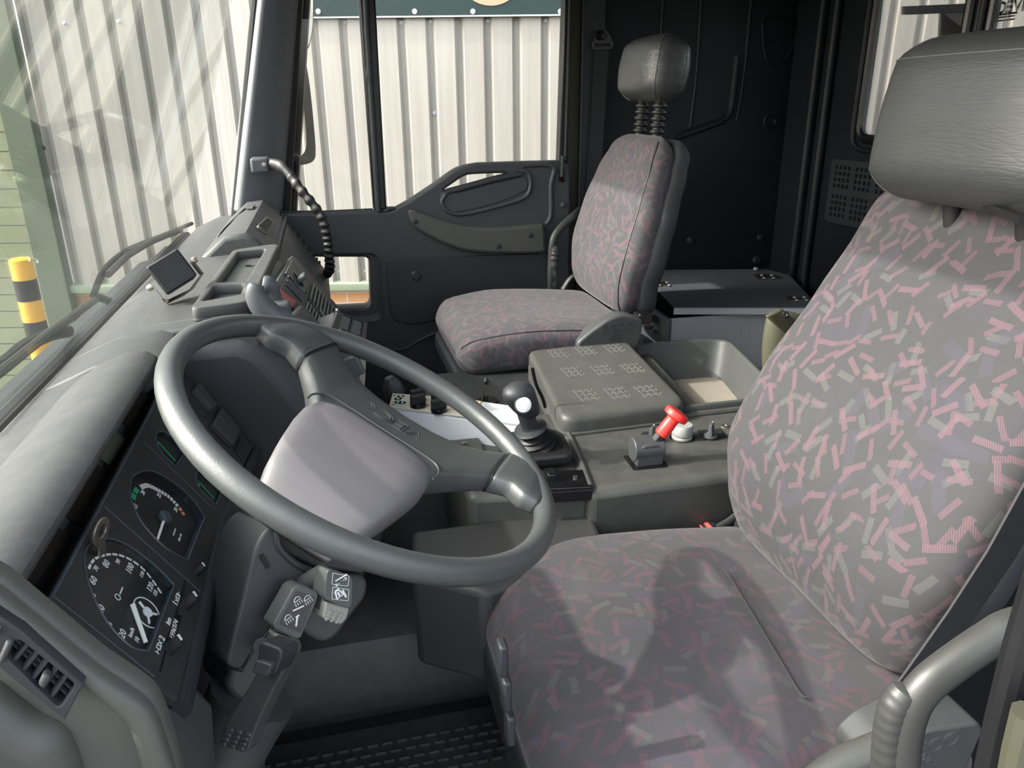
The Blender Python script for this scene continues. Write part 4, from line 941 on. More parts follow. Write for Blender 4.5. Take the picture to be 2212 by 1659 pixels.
# ------------------------------------------------------------------ speaker on the dash
spf = Fr(P(372, 588, Y=1.42), V((.84, .31, .44)), V((-.54, .15, .83)))
spk = thing('dash_speaker', P(380, 648, Z=.998), 'small black cube speaker with grille on a steel bracket on top of the dashboard', 'speaker')
ctr = (0, .002)
mk('housing', MB().prism(rect(-.029, -.026, .029, .027, .005), spf, -.045, -.004).bm, midgrey_m if 0 else blackm_m, spk, bev=.004, seg=3)
mk('grille', MB().prism(rect(-.031, -.027, .031, .029, .005), spf, -.004, .010).bm, blackm_m, spk, bev=.004, seg=3)
for i in range(14): mk('grille_rib', MB().box((0, -.024+i*.0038, .0102), (.055, .0013, .0014), spf).bm, dark_m, spk)
bf = lambda u, v, w: spf.pt(u, v, w)
bp_ = [bf(-.040, .0, -.025), bf(-.040, -.034, -.02)] + [P(352, 648, Y=1.42), P(362, 652, Y=1.42), P(400, 634, Y=1.45), P(414, 624, Y=1.46)] + [bf(.040, -.028, -.02), bf(.040, 0, -.025)]
mk('bracket', MB().tube(bp_, .007, 4, asp=(1.2, .25), up0=spf.ez).bm, steel_m, spk, bev=.0006)
for s_ in (-1, 1): mk('bracket_knob', MB().lathe([(.006, 0), (.006, .006), (.004, .009), (0, .010)], Fr(bf(s_*.041, 0, -.025), spf.ey, spf.ez if s_ > 0 else -spf.ez), 14).bm, brass_m, spk)
# wipers outside, resting on the lower glass
def wiper(root_px, pts, label):
    q = [WS.uv(*p) for p in pts]; t_ = thing('windscreen_wiper', WS.pt(*q[0], -.04), label, 'wiper', 'windscreen wipers')
    return t_, q
t1, q = wiper(None, ((262, 600), (300, 560), (360, 520), (430, 487)), 'black wiper with its blade rising towards the far pillar outside the windscreen')
mk('blade', MB().tube([WS.pt(*p, -.025) for p in q], .007, 8).bm, blackm_m, t1)
q2 = WS.uvs([(275, 545), (330, 520), (390, 498)], -.045); mk('blade_bridge', MB().tube(smoothpath([WS.pt(*p, -.045) for p in q2], 5), .009, 8).bm, blackm_m, t1)
q3 = WS.uvs([(200, 640), (222, 590), (262, 552), (300, 532), (360, 508)], -.06); mk('arm', MB().tube(smoothpath([WS.pt(*p, -.06) for p in q3], 5), .010, 8, asp=(1, .6)).bm, blackm_m, t1)
q3 = WS.uvs([(205, 640), (235, 650), (245, 700)], -.06); mk('pivot_arm', MB().tube([WS.pt(*p, -.06) for p in q3], .009, 8).bm, blackm_m, t1)
t2, q = wiper(None, ((-60, 900), (60, 800), (150, 722), (235, 655)), 'black wiper lying along the bottom of the windscreen near the lower left')
mk('blade', MB().tube([WS.pt(*p, -.025) for p in q], .007, 8).bm, rubber_m, t2)
q3 = WS.uvs([(-80, 820), (0, 790), (50, 750), (110, 722), (150, 715)], -.05); mk('arm', MB().tube(smoothpath([WS.pt(*p, -.05) for p in q3], 5), .012, 8, asp=(1, .7)).bm, blackm_m, t2)
# ------------------------------------------------------------------ steering wheel
nW = V((.470, -.127, .873)).normalized(); tW = V((-.754, .456, .472))
WH = Fr((.0317, .817, .9658), tW, nW.cross(tW))
assert (WH.ez-nW).length < .01
sw = thing('steering_wheel', WH.pt(0, 0, -.06), 'large dark grey two spoke steering wheel with embossed lettering on its pad', 'steering wheel')
Rr, rr = .2262, .0134
ring = []
for i in range(72):
    a = 2*math.pi*i/72; ring.append(WH.pt(Rr*math.cos(a), Rr*math.sin(a), 0))
mk('rim', MB().tube(ring, rr, 20, closed=True, up0=WH.ez, asp=(1.08, 1)).bm, wheel_m, sw, ang=180)
# spokes: swept from rim into the bar
def secs(rows):
    """rows of (left v, right v ...) -> closed section around the bar: (u, v0, v1, wt, wb)"""
    return rows
bar = []
for u, v0, v1, wt, wb in ((-.205, -.118, -.060, .010, -.012), (-.185, -.150, -.058, .012, -.016), (-.165, -.166, -.072, .010, -.020), (-.14, -.162, -.070, .004, -.028), (-.11, -.140, -.045, -.002, -.04), (-.08, -.128, -.010, -.007, -.05), (-.04, -.122, .01, -.010, -.05), (0, -.120, .01, -.011, -.05)):
    bar.append((u, v0, v1, wt, wb))
bar += [(-u, v0, v1, wt, wb) for u, v0, v1, wt, wb in bar[-2::-1]]
def ssec(u, v0, v1, wt, wb, n=24):
    c, h = (v0+v1)/2, (v1-v0)/2; m, q = (wt+wb)/2, (wt-wb)/2; out = []
    for k in range(n):
        a = 2*math.pi*k/n; cx, sy = math.cos(a), math.sin(a)
        out.append(WH.pt(u, c+math.copysign(abs(cx)**.5, cx)*h, m+math.copysign(abs(sy)**.42, sy)*q))
    return out
def dens(rows, k=4):
    out = []
    for a, b_ in zip(rows, rows[1:]):
        for j in range(k):
            f = j/k; out.append(tuple(x*(1-f)+y*f for x, y in zip(a, b_)))
    return out+[rows[-1]]
mid = [b_ for b_ in bar if abs(b_[0]) <= .1401]
mk('spoke_bar', MB().loft([ssec(*b_) for b_ in dens(mid)]).bm, spoke_m, sw, ang=180)
for s_ in (-1, 1):
    rows = [b_ for b_ in bar if b_[0]*s_ >= .1399]; mk('spoke_cover', MB().loft([ssec(b_[0], b_[1], b_[2], b_[3]+.0012, b_[4]-.0012) for b_ in dens(rows)]).bm, wheel_m, sw, ang=180)
    e0 = [b_ for b_ in bar if abs(b_[0]-s_*.14) < 1e-6][0]
    mk('spoke_seam', MB().tube([p for p in ssec(*e0)], .0016, 6, closed=True).bm, seal_m, sw)
    # webs that flare from the spoke into the rim, both sides
    for dv, f in ((-1, 1), (1, 1)):
        pass
# pad: sinks away from the bar towards the column
def pring(v, hw, wt, wb, n=28):
    out = []
    m, q = (wt+wb)/2, (wt-wb)/2
    for k in range(n):
        a = 2*math.pi*k/n; cx, sy = math.cos(a), math.sin(a)
        out.append(WH.pt(math.copysign(abs(cx)**.5, cx)*hw, v, m+math.copysign(abs(sy)**.45, sy)*q))
    return out
padr = [(-.034, .060, -.016, -.05), (-.028, .076, -.0075, -.055), (-.016, .084, -.005, -.06), (.005, .086, -.006, -.06), (.03, .083, -.013, -.065), (.06, .076, -.027, -.075), (.085, .068, -.044, -.085), (.10, .060, -.060, -.095), (.109, .053, -.076, -.10), (.112, .047, -.092, -.105)]
mk('horn_pad', MB().loft([pring(*p) for p in dens(padr, 3)]).bm, hub_m, sw, ang=180)
mk('pad_seam', MB().tube(smoothpath([WH.pt(-.087, .003, -.008), WH.pt(-.088, -.012, -.007), WH.pt(-.078, -.030, -.0075), WH.pt(-.05, -.036, -.0085), WH.pt(0, -.037, -.0095), WH.pt(.05, -.036, -.0085), WH.pt(.078, -.030, -.0075), WH.pt(.088, -.012, -.007), WH.pt(.087, .003, -.008)], 5), .0014, 6).bm, spoke_m, sw)
outline_text('lettering', 'IVECO', WH.sub(.004, -.074, -.0105), .034, handle_m, sw, .0006, 1.15)
0 and text('lettering_edge', 'IVECO', WH.sub(.008, -.092, -.0142), .036, handle_m, sw, depth=.0016, sx=1.05, bold=.0007)
# column
col = thing('steering_column', WH.pt(0, .05, -.30), 'grey plastic steering column shroud below the wheel with its stalks', 'steering column')
SH = lambda x, y, Y: P(x, y, Y=Y)
def poly3(name, pts, depth, mat, parent=None, bev=.008, nrm=None, k=0, **kw):
    """solid whose front outline is the list of 3-D points, pushed back by a vector"""
    d = V(depth); q = [V(p) for p in pts]
    return mk(name, MB().loft([q, [p+d for p in q]]).bm, mat, parent, bev=bev, seg=3, **kw)
CF = Fr(P(640, 1250, Y=.74), V((.83, .50, .25)), V((.0, .30, 1)))     # the near face of the shroud
Cq = CF.uvs
upper = Cq([(592, 1120), (604, 1190), (680, 1228), (800, 1246), (806, 1215), (780, 1150), (700, 1100), (600, 1080)])
mk('neck', MB().prism(rpoly(upper, .01), CF, -.14, -.012).bm, column_m, col, bev=.012, seg=3)
body = Cq([(548, 1190), (570, 1148), (598, 1130), (606, 1190), (645, 1228), (688, 1240), (690, 1262), (688, 1300), (600, 1350), (540, 1420), (522, 1452), (487, 1440)])
mk('near_shell', MB().prism(rpoly(body, .012), CF, -.11, 0).bm, column_m, col, bev=.007, seg=3)
body2 = Cq([(688, 1235), (800, 1246), (800, 1290), (760, 1340), (735, 1378), (705, 1394), (660, 1372), (640, 1330)])
mk('far_shell', MB().prism(rpoly(body2, .012), CF, -.13, -.006).bm, column_m, col, bev=.009, seg=3)
body3 = Cq([(600, 1340), (700, 1385), (668, 1450), (630, 1530), (590, 1560), (548, 1552), (520, 1520), (545, 1440)])
mk('lower_shell', MB().prism(rpoly(body3, .015), CF, -.14, -.05).bm, column_m, col, bev=.012, seg=3)
mk('shell_seam', MB().tube([CF.pt(*p, .001) for p in Cq([(590, 1350), (548, 1402), (521, 1450), (488, 1440)])], .0012, 6).bm, seal_m, col)
mk('shell_slot', MB().box((*CF.uv(571, 1212, 0), .001), (.005, .016, .003), CF).bm, black_m, col)
mk('column_foot', MB().tube([CF.pt(*CF.uv(590, 1540), -.06), CF.pt(*CF.uv(545, 1680), -.08), CF.pt(*CF.uv(500, 1900), -.1)], [.05, .045, .06], 16).bm, column_m, col)
# ridge highlight edge on shell
mk('shell_edge', MB().tube(smoothpath([CF.pt(*p, .0) for p in Cq([(598, 1140), (602, 1180), (640, 1218), (684, 1236)])], 4), .004, 8).bm, column_m, col)
# stalk 1 (lights)
s1 = mk('light_stalk', MB().prism(rpoly(CF.uvs([(634, 1270), (650, 1262), (690, 1280), (684, 1300), (650, 1378), (640, 1380), (592, 1358), (590, 1348)], .045), .006), CF, .018, .045).bm, stalk_m, col, bev=.004, seg=3)
mk('stalk_label', MB().prism(rpoly(CF.uvs([(640, 1276), (680, 1290), (650, 1368), (602, 1348)], .045), .003), CF, .045, .0455).bm, column_m, s1)
mk('stalk_button', MB().prism(rpoly(CF.uvs([(592, 1365), (634, 1380), (628, 1392), (590, 1376)], .035), .002), CF, .022, .038).bm, lightgrey_m, s1, bev=.002)
mk('stalk_arm', MB().tube([CF.pt(*CF.uv(650, 1275), .0), CF.pt(*CF.uv(660, 1290), .03)], .010, 10).bm, stalk_m, s1)
s2 = mk('indicator_stalk', MB().prism(rpoly(CF.uvs([(712, 1230), (758, 1244), (763, 1256), (760, 1312), (748, 1314), (704, 1296), (700, 1284), (706, 1236)], .06), .006), CF, .032, .060).bm, stalk_m, col, bev=.004, seg=3)
mk('stalk_arm', MB().tube([CF.pt(*CF.uv(664, 1268, .01), .0), CF.pt(*CF.uv(706, 1240, .045), .040)], .011, 10, asp=(1, .7)).bm, stalk_m, s2)
mk('stalk_side', MB().prism(rpoly(CF.uvs([(706, 1240), (714, 1246), (702, 1325), (690, 1318)], .045), .002), CF, .02, .045).bm, stalk_m, s2, bev=.002)
bt = mk('stalk_button', MB().prism(rpoly(CF.uvs([(704, 1300), (756, 1312), (750, 1336), (738, 1350), (697, 1336)], .054), .003), CF, .030, .054).bm, lightgrey_m, s2, bev=.003)
bumps = MB()
for i in range(3):
    for j in range(3):
        a, c = CF.uv(713+i*11-j*3.5, 1322+i*3+j*7, .054); bumps.box((a, c, .0545), (.0055, .0035, .002), CF)
mk('button_bumps', bumps.bm, lightgrey_m, s2, bev=.0008)
def icon(F0, px, py, w, lines, par, r=.0004):
    a, c = F0.uv(px, py, w); m_ = MB()
    for ln in lines: m_.tube([F0.pt(a+x*.001, c+y*.001, w) for x, y in ln], r, 6)
    mk('symbol', m_.bm, white_m, par)
lamp = [((-4, 0), (-3, 2.5), (0, 4), (3, 2.5), (4, 0), (-4, 0)), ((-4, -1.5), (-4, -5)), ((-1.5, -1.5), (-1.5, -5)), ((1, -1.5), (1, -5)), ((3.5, -1.5), (3.5, -5))]
icon(CF, 643, 1297, .0460, lamp, s1); icon(CF, 665, 1294, .0460, lamp, s1); icon(CF, 623, 1336, .0460, lamp, s1)
icon(CF, 645, 1315, .0460, [((-6, 2), (6, -1))], s1, .0008); icon(CF, 641, 1342, .0460, [((-3, -4), (3, 4)), ((1, 4), (5, 4))], s1, .001)
icon(CF, 737, 1248, .0605, [((-7, 1), (7, -1))], s2, .0008); icon(CF, 737, 1257, .0605, [((-7, 0), (-2, 0)), ((-7, 0), (-5, 2)), ((-7, 0), (-5, -2)), ((2, 0), (7, 0)), ((7, 0), (5, 2)), ((7, 0), (5, -2))], s2)
icon(CF, 731, 1282, .0605, [((-2, 4), (-4, -4), (4, -4), (2, 4), (-2, 4)), ((0, 2), (0, -3))], s2, .0012); icon(CF, 744, 1283, .0605, [((0, 5), (0, -4))], s2, .0013)
for y0, y1, x0, x1 in ((1238, 1262, 719, 754), (1268, 1294, 719, 754)):
    pl = rpoly(CF.uvs([(x0, y0), (x1, y0+6), (x1-2, y1+4), (x0-2, y1)], .0602), .001); mk('label_frame', MB().tube([CF.pt(*p, .0602) for p in pl], .0003, 5, closed=True).bm, white_m, s2)
# long brake lever with dimpled end
lv = thing('retarder_lever', P(520, 1610, Y=.70), 'long dark grey lever with a dimpled paddle end hanging from the steering column', 'lever')
LF = Fr(P(560, 1500, Y=.63), V((.80, -.55, .15)), V((.35, .2, 1)))
lq = LF.uvs
mk('blade', MB().prism(rpoly(lq([(583, 1384), (624, 1392), (628, 1410), (612, 1450), (590, 1490), (566, 1540), (548, 1582), (536, 1620), (526, 1627), (478, 1608), (474, 1590), (500, 1540), (540, 1480), (566, 1430), (572, 1400)]), .006), LF, -.018, 0).bm, column_m, lv, bev=.005, seg=3)
mk('lever_head', MB().prism(rpoly(lq([(582, 1375), (628, 1392), (628, 1412), (612, 1452), (572, 1438), (578, 1408)]), .006), LF, -.012, .014).bm, dark_m, lv, bev=.005, seg=3)
mk('rocker', MB().prism(rpoly(lq([(583, 1412), (617, 1422), (606, 1448), (574, 1438)]), .003), LF, .012, .020).bm, column_m, lv, bev=.003)
dm = MB()
for i in range(3):
    for j in range(4):
        a, c = LF.uv(497+i*19-j*5, 1577+i*5+j*10, 0); dm.box((a, c, .0), (.0085, .0045, .003), LF)
mk('dimples', dm.bm, column_m, lv, bev=.0015)
mk('pivot', MB().tube([P(565, 1395, Y=.66), P(585, 1400, Y=.72)], .008, 12).bm, dark_m, lv)
# footwell
fw = thing('pedal_step', (-.2, .8, .12), 'dark grey ribbed plastic footrest bottom left under the column', 'footrest')
for i, (x, y) in enumerate(((470, 1560), (455, 1600), (440, 1640))):
    mk('step_ridge', MB().tube([P(x-80, y+12, Y=.88), P(x+70, y+8, Y=1.0), P(x+110, y-6, Y=1.05)], .018, 10).bm, column_m if i else dark_m, fw)
fm = thing('floor_mat', (.05, .9, ZF+.002), 'black rubber mat with raised slots in the driver footwell', 'mat')
FM = Fr((0, 0, ZF), (1, 0, 0), (0, 1, 0))
mk('mat', MB().prism(rpoly([(-.32, .45), (.62, .45), (.62, 1.12), (-.32, 1.12)], .05), FM, .001, .010).bm, floor_m, fm, bev=.003)
mm = MB()
for i in range(22):
    for j in range(5):
        x = -.29+i*.026+(j % 2)*.013; y = .99+j*.020 
        for a, b_ in (((x-.009, y), (x+.009, y)),): mm.tube([FM.pt(a[0], a[1], .012), FM.pt(b_[0], b_[1], .012)], .0035, 6)
mk('slots', mm.bm, floor_m, fm)
# curved engine tunnel side in the footwell
tn = MB()
tunnel = [(1.13, ZF), (1.13, .32), (1.17, .40), (1.25, .44), (1.85, .44), (1.92, .38), (1.92, ZF)]
tn.prism(tunnel, Fr((0, 0, 0), (0, 1, 0), (0, 0, 1)), -.34, 1.20)
tu = thing('engine_tunnel', (.0, 1.5, ZF), 'dark moulded engine tunnel cover between the footwells', 'cover')
mk('cover', tn.bm, floor_m, tu, bev=.04, seg=4)
mk('footwell_box', MB().prism([(x, y) for x, y in [(.155, .985), (.17, 1.20), (.45, 1.20), (.42, 1.04), (.245, .975)]] if 0 else [(.10, 1.20), (.085, 1.06), (.19, .985), (.42, 1.06), (.44, 1.20)], Fr((0, 0, 0), (1, 0, 0), (0, 1, 0)), .42, .60).bm, darkbox_m, tu, bev=.012, seg=3)
# pedal behind the column
pd = thing('pedal', P(800, 850, Y=1.95), 'small dark foot pedal stub below the pod on the far side of the tunnel', 'pedal')
mk('pedal_arm', MB().tube([P(840, 815, Y=1.9), P(846, 830, Y=1.9), P(852, 845, Y=1.9), P(856, 860, Y=1.9)], [.012, .024, .028, .028], 14).bm, column_m, pd)
# ------------------------------------------------------------------ centre console
CZ = .66
CT = Fr((0, 0, CZ), (1, 0, 0), (0, 1, 0)); T_ = CT.uvs
con = thing('centre_console', (.8, 1.5, ZF), 'grey moulded console over the engine between the two seats', 'console')
cb = MB(); cb.loft([[V((x, 1.135, ZF)) for x in (.42, 1.16)] + [V((x, 1.93, ZF)) for x in (1.16, .42)], [V((.42, 1.135, CZ)), V((1.16, 1.135, CZ)), V((1.16, 1.93, CZ)), V((.42, 1.93, CZ))]])
# body walls: near block, left block, with room for the bin
mk('body', MB().prism([(.415, 1.15), (1.20, 1.15), (1.20, 1.435), (.44, 1.435)], CT, -.21, 0).bm, console_m, con, bev=.018, seg=4)
mk('body_far', MB().prism([(.44, 1.43), (.80, 1.43), (.86, 1.90), (.52, 1.90)], CT, -.21, -.01).bm, console_m, con, bev=.008)
mk('skirt', MB().prism([(.205, 1.20), (.425, 1.165), (.46, 1.42), (.46, 1.55), (.20, 1.50)], CT, -.21, -.006).bm, console_m, con, bev=.015, seg=3)
mk('top_flange', MB().tube([CT.pt(.445, 1.425, .0), CT.pt(.80, 1.43, .0), CT.pt(1.18, 1.435, .0)], .009, 10).bm, console_m, con)
mk('flange', MB().tube([CT.pt(.425, 1.165, .002), CT.pt(.445, 1.29, .002), CT.pt(.46, 1.42, .002)], .006, 8).bm, console_m, con)
# gear lever plate (black shiny corner) 
mk('gear_plate', MB().prism(rpoly(T_([(1165, 1062), (1283, 1057), (1268, 1020), (1180, 1020)]), .008), CT, .0, .006).bm, black_m, con, bev=.002)
mk('front_lip', MB().prism(rpoly(T_([(1150, 1068), (1280, 1060), (1276, 1052), (1150, 1058)]), .002), CT, -.02, .002).bm, black_m, con, bev=.003)
a, c = CT.uv(1243, 1032, .006); mk('plate_screw', MB().lathe([(.005, 0), (.005, .003), (0, .004)], CT.sub(a, c, .006), 12).bm, steel_m, con)
# switch squares
for pts in (((1372, 952), (1390, 935), (1440, 938), (1432, 958)), ((1505, 932), (1556, 928), (1570, 945), (1518, 952))):
    mk('switch_plate', MB().prism(rpoly(T_(pts), .002), CT, .0, .0035).bm, blackm_m, con, bev=.001)
def rotary(px, py, label):
    a, c = CT.uv(px, py, .004); t_ = thing('rotary_switch', CT.pt(a, c, .003), label, 'switch', 'rotary switches on the console')
    F0 = CT.sub(a, c, .0035, .9)
    mk('collar', MB().lathe([(.014, 0), (.014, .004), (.011, .006), (0, .006)], F0, 22).bm, midgrey_m, t_)
    mk('grip', MB().loft([[F0.pt(x, y, .005) for x, y in rpoly([(-.013, -.006), (.013, -.006), (.013, .006), (-.013, .006)], .003)], [F0.pt(x*.8, y*.5, .030) for x, y in rpoly([(-.013, -.006), (.013, -.006), (.013, .006), (-.013, .006)], .003)]]).bm, midgrey_m, t_, bev=.0015)
    mk('pointer', MB().box((.012, 0, .024), (.004, .003, .010), F0).bm, white_m, t_)
    return t_
rotary(1535, 943, 'small grey rotary switch right of the white knurled cap'); rotary(1408, 950, 'small grey rotary switch partly hidden behind the red handle')
a, c = CT.uv(1473, 946); t_ = thing('round_cap', CT.pt(a, c), 'pale knurled round metal cap standing beside the red handle', 'cap')
mk('knurled_cap', MB().lathe([(.021, -.004), (.0215, .004), (.019, .006), (.021, .008), (.0215, .012), (.0215, .028), (.0195, .031), (0, .031)], CT.sub(a, c), 40).bm, capw_m, t_, ang=50)
mk('cap_ring', MB().lathe([(.026, .0), (.026, .001), (.0, .001)], CT.sub(a, c), 32).bm, black_m, t_)
a, c = CT.uv(1566, 921); t_ = mk('console_bolt', MB().lathe([(.009, 0), (.009, .002), (.004, .0025), (.004, .001), (0, .001)], CT.sub(a, c), 16).bm, brass_m, label='small countersunk bolt at the rear of the console top', cat='bolt')
# parking brake valve with red handle
a, c = CT.uv(1397, 1000); bv = thing('parking_brake_lever', CT.pt(a, c), 'bright red handle on a dark rounded brake valve on the console', 'brake lever')
F0 = CT.sub(a, c, 0, -.05)
arch = [(-.028, 0), (.028, 0), (.028, .030), (.022, .042), (.010, .047), (-.010, .047), (-.022, .042), (-.028, .030)]
HFm = Fr(F0.pt(0, -.018, 0), F0.ex, V((0, 0, 1)))
mk('valve_housing', MB().prism(rpoly(arch, .008), HFm, -.050, 0).bm, stalk_m if 0 else column_m, bv, bev=.004, seg=3)
mk('valve_drum', MB().tube([F0.pt(-.030, .004, .030), F0.pt(.030, .004, .030)], .024, 24).bm, column_m, bv, bev=.002)
mk('base_slot', MB().prism(rpoly([(-.036, -.026), (.034, -.026), (.034, .036), (-.036, .036)], .004), F0, .0, .002).bm, black_m, bv)
l0 = F0.pt(.012, .000, .040); tip = P(1462, 895, Y=l0.y-.005); dv_ = (tip-l0).normalized()
l1 = l0+dv_*.022
mk('collar_nut', MB().tube([l0, l1], .012, 6).bm, blackm_m, bv, bev=.002)
HL = Fr(l1, dv_.cross(V((0, 1, 0))), dv_.cross(dv_.cross(V((0, 1, 0)))))
HL = Fr(l1, V((0, 1, 0)), V((0, 0, 1)).cross(V((0, 1, 0)))) if 0 else HL
if HL.ez.dot(dv_) < 0: HL = Fr(l1, HL.ex, -HL.ey)
Lh = (tip-l1).length+.006
mk('red_handle', MB().lathe([(.0, 0), (.0125, 0), (.0135, .004), (.0132, Lh*.5), (.0125, Lh-.022), (.013, Lh-.017), (.0235, Lh-.013), (.025, Lh-.006), (.022, Lh), (.012, Lh+.002), (0, Lh+.002)], HL, 32).bm, red_m, bv, ang=50)
# lid and bin
LZ = .700
LT = Fr((0, 0, LZ), (1, 0, 0), (0, 1, 0))
sbx = thing('storage_bin', (.95, 1.65, .50), 'open grey storage tub with a slatted pattern lid and dusty carpet floor on the console', 'storage bin')
lid = rpoly(LT.uvs([(1213, 905), (1487, 872), (1352, 733), (1139, 757)]), [.035, .04, .03, .03])
mk('lid', MB().loft([[LT.pt(*p, -.030) for p in lid], [LT.pt(*p, -.006) for p in lid]]).bm, lid_m, sbx, bev=.016, seg=4) if 0 else None
lc_ = V((sum(p[0] for p in lid)/len(lid), sum(p[1] for p in lid)/len(lid)))
lr = []
for s_, w_ in ((1.0, -.035), (1.0, -.014), (.992, -.006), (.975, -.001), (.95, .0015), (.90, .002)): lr.append([LT.pt(lc_.x+(p[0]-lc_.x)*s_, lc_.y+(p[1]-lc_.y)*s_, w_) for p in lid])
ld = mk('lid', MB().loft(lr).bm, lid_m, sbx, ang=50)
lr = [[LT.pt(lc_.x+(p[0]-lc_.x)*s_, lc_.y+(p[1]-lc_.y)*s_-.004, w_) for p in lid] for s_, w_ in ((1.015, -.10), (1.015, -.036), (1.0, -.034))]
mk('lid_base', MB().loft(lr).bm, console_m, sbx, ang=50)
# U-shaped embossings, 9 groups of 3x3
um = []
cells = {}
gx = [((1207, 765), (1330-3, 757-3)), ((1238, 805), (1367, 797)), ((1268, 855), (1400, 846))]
for r_, ((xa_, ya_), (xb_, yb_)) in enumerate(gx):
    for g_ in range(3):
        gpx, gpy = xa_+(xb_-xa_)*g_/2, ya_+(yb_-ya_)*g_/2
        ca, cc = LT.uv(gpx, gpy); m_ = MB()
        for i in range(3):
            for j in range(3):
                u0, v0 = ca+(i-1)*.0160, cc+(1-j)*.0245
                m_.tube([LT.pt(u0+x, v0+y, .0022) for x, y in ((-.0052, .009), (-.0052, -.004), (-.0025, -.0075), (.0025, -.0075), (.0052, -.004), (.0052, .009))], .0010, 6)
        mk('embossed_slots', m_.bm, emb_m, ld)
# bin
BT = Fr((0, 0, .675), (1, 0, 0), (0, 1, 0))
bo_ = [(.66, 1.455), (1.035, 1.455), (1.15, 1.60), (1.115, 1.905), (.60, 1.905)]
far_r = BT.uv(1563, 733); nr = BT.uv(1652, 836); 
bo_ = [(.62, 1.45), (1.00, 1.45), (nr[0]+.012, nr[1]-.02), (far_r[0]+.005, far_r[1]), (.60, far_r[1]+.02)]
bo_r = rpoly(bo_, [.01, .06, .04, .06, .01], 6); bcx, bcy = .83, 1.66
def scl(p, s_): return (bcx+(p[0]-bcx)*s_, bcy+(p[1]-bcy)*s_)
tub = [[BT.pt(*scl(p, s_), w_) for p in bo_r] for s_, w_ in ((1.045, -.02), (1.045, .0), (1.03, .004), (1.0, .003), (.985, -.004), (.93, -.105), (.90, -.112))]
mk('tub', MB().loft(tub, caps=False).bm, bin_m, sbx, ang=60)
mk('carpet', MB().prism([scl(p, .925) for p in bo_r], BT, -.115, -.106).bm, carpet_m, sbx)
mk('tub_skirt', MB().loft([[BT.pt(*scl(p, 1.04), -.02) for p in bo_r], [BT.pt(*scl(p, .98), -.225) for p in bo_r]], caps=False).bm, bin_m, sbx)
mk('tub_plug', MB().lathe([(.008, 0), (.008, .002), (0, .003)], Fr(P(1642, 825, X=1.035), (0, 1, 0), (0, 0, 1)), 16).bm, console_m, sbx) if 0 else None
# lid hinge strip left side
mk('lid_wire', MB().tube(smoothpath([P(x, y, Y=1.47) for x, y in ((1150, 795), (1158, 830), (1172, 860), (1178, 880))], 4), .004, 8).bm, black_m, sbx)
# gear lever
gb = P(1165, 985, Z=CZ); gl = thing('gear_lever', gb, 'black gear lever with bellows boot and a white dot on its knob', 'gear lever')
gk = P(1124, 857, Y=gb.y-.02)
ax = (gk-gb).normalized(); GF = Fr(gb, V((1, 0, 0)), V((0, 1, 0)))
mk('boot_base', MB().prism(rpoly([(-.085, -.055), (.055, -.06), (.062, .05), (.03, .075), (-.07, .07)], .02), GF, .0, .030).bm, rubber_m, gl, bev=.012, seg=3)
prof = [(.058, .02)]
for i, r in enumerate((.056, .046, .050, .040, .044, .034, .038, .028)): prof.append((r, .036+i*.0055))
prof += [(.026, .085), (0, .085)]
pz = lambda f: gb.lerp(gk, f)
KL = (gk-gb).length
def axfr(o, d):
    d = d.normalized(); ex = V((0, 1, 0)).cross(d).normalized(); return Fr(o, ex, d.cross(ex))
AXF = axfr(gb, ax)
mk('boot', MB().lathe([(.050, .020), (.052, .026), (.042, .030), (.045, .035), (.035, .039), (.038, .044), (.029, .048), (.031, .053), (.024, .057), (.024, .060), (0, .060)], AXF, 36).bm, rubber_m, gl, ang=60)
mk('stem', MB().lathe([(.021, .055), (.021, .066), (.0165, .070), (.0165, KL-.02), (0, KL-.02)], AXF, 28).bm, dark_m, gl)
mk('collar', MB().lathe([(.018, .066), (.031, .067), (.033, .070), (.030, .073), (.018, .074), (.017, .078)], AXF, 36).bm, dark_m, gl)
kn = []
for t_, r in ((-.042, .0175), (-.030, .0205), (-.017, .0240), (-.005, .026), (.006, .0275), (.014, .0265), (.021, .022), (.026, .014), (.028, .004)):
    c = gk + ax*t_ + V((-.006, 0, 0))*(t_/.03); kn.append([c+AXF.ex*math.cos(q)*r*1.12+AXF.ey*math.sin(q)*r for q in [2*math.pi*k/28 for k in range(28)]])
mk('knob', MB().loft(kn).bm, dark_m, gl, ang=180)
cdir = (CAM-gk).normalized(); kd = V((-.06, -1, .10)).normalized(); kn_ = V((-.1, -1, .45)).normalized(); bpos = gk+kd*.0295+V((0, 0, -.008))
mk('white_button', MB().lathe([(.0, 0), (.0145, 0), (.0145, .004), (.0125, .0055), (0, .006)], axfr(bpos, kn_), 28).bm, white_m, gl)
mk('button_ring', MB().lathe([(.017, -.006), (.017, .002), (.0145, .003), (.0145, -.006)], axfr(bpos, kn_), 28).bm, dark_m, gl)
mk('side_clip', MB().box(P(1190, 1030, Z=CZ+.01), (.02, .03, .025)).bm, black_m, gl, bev=.003)
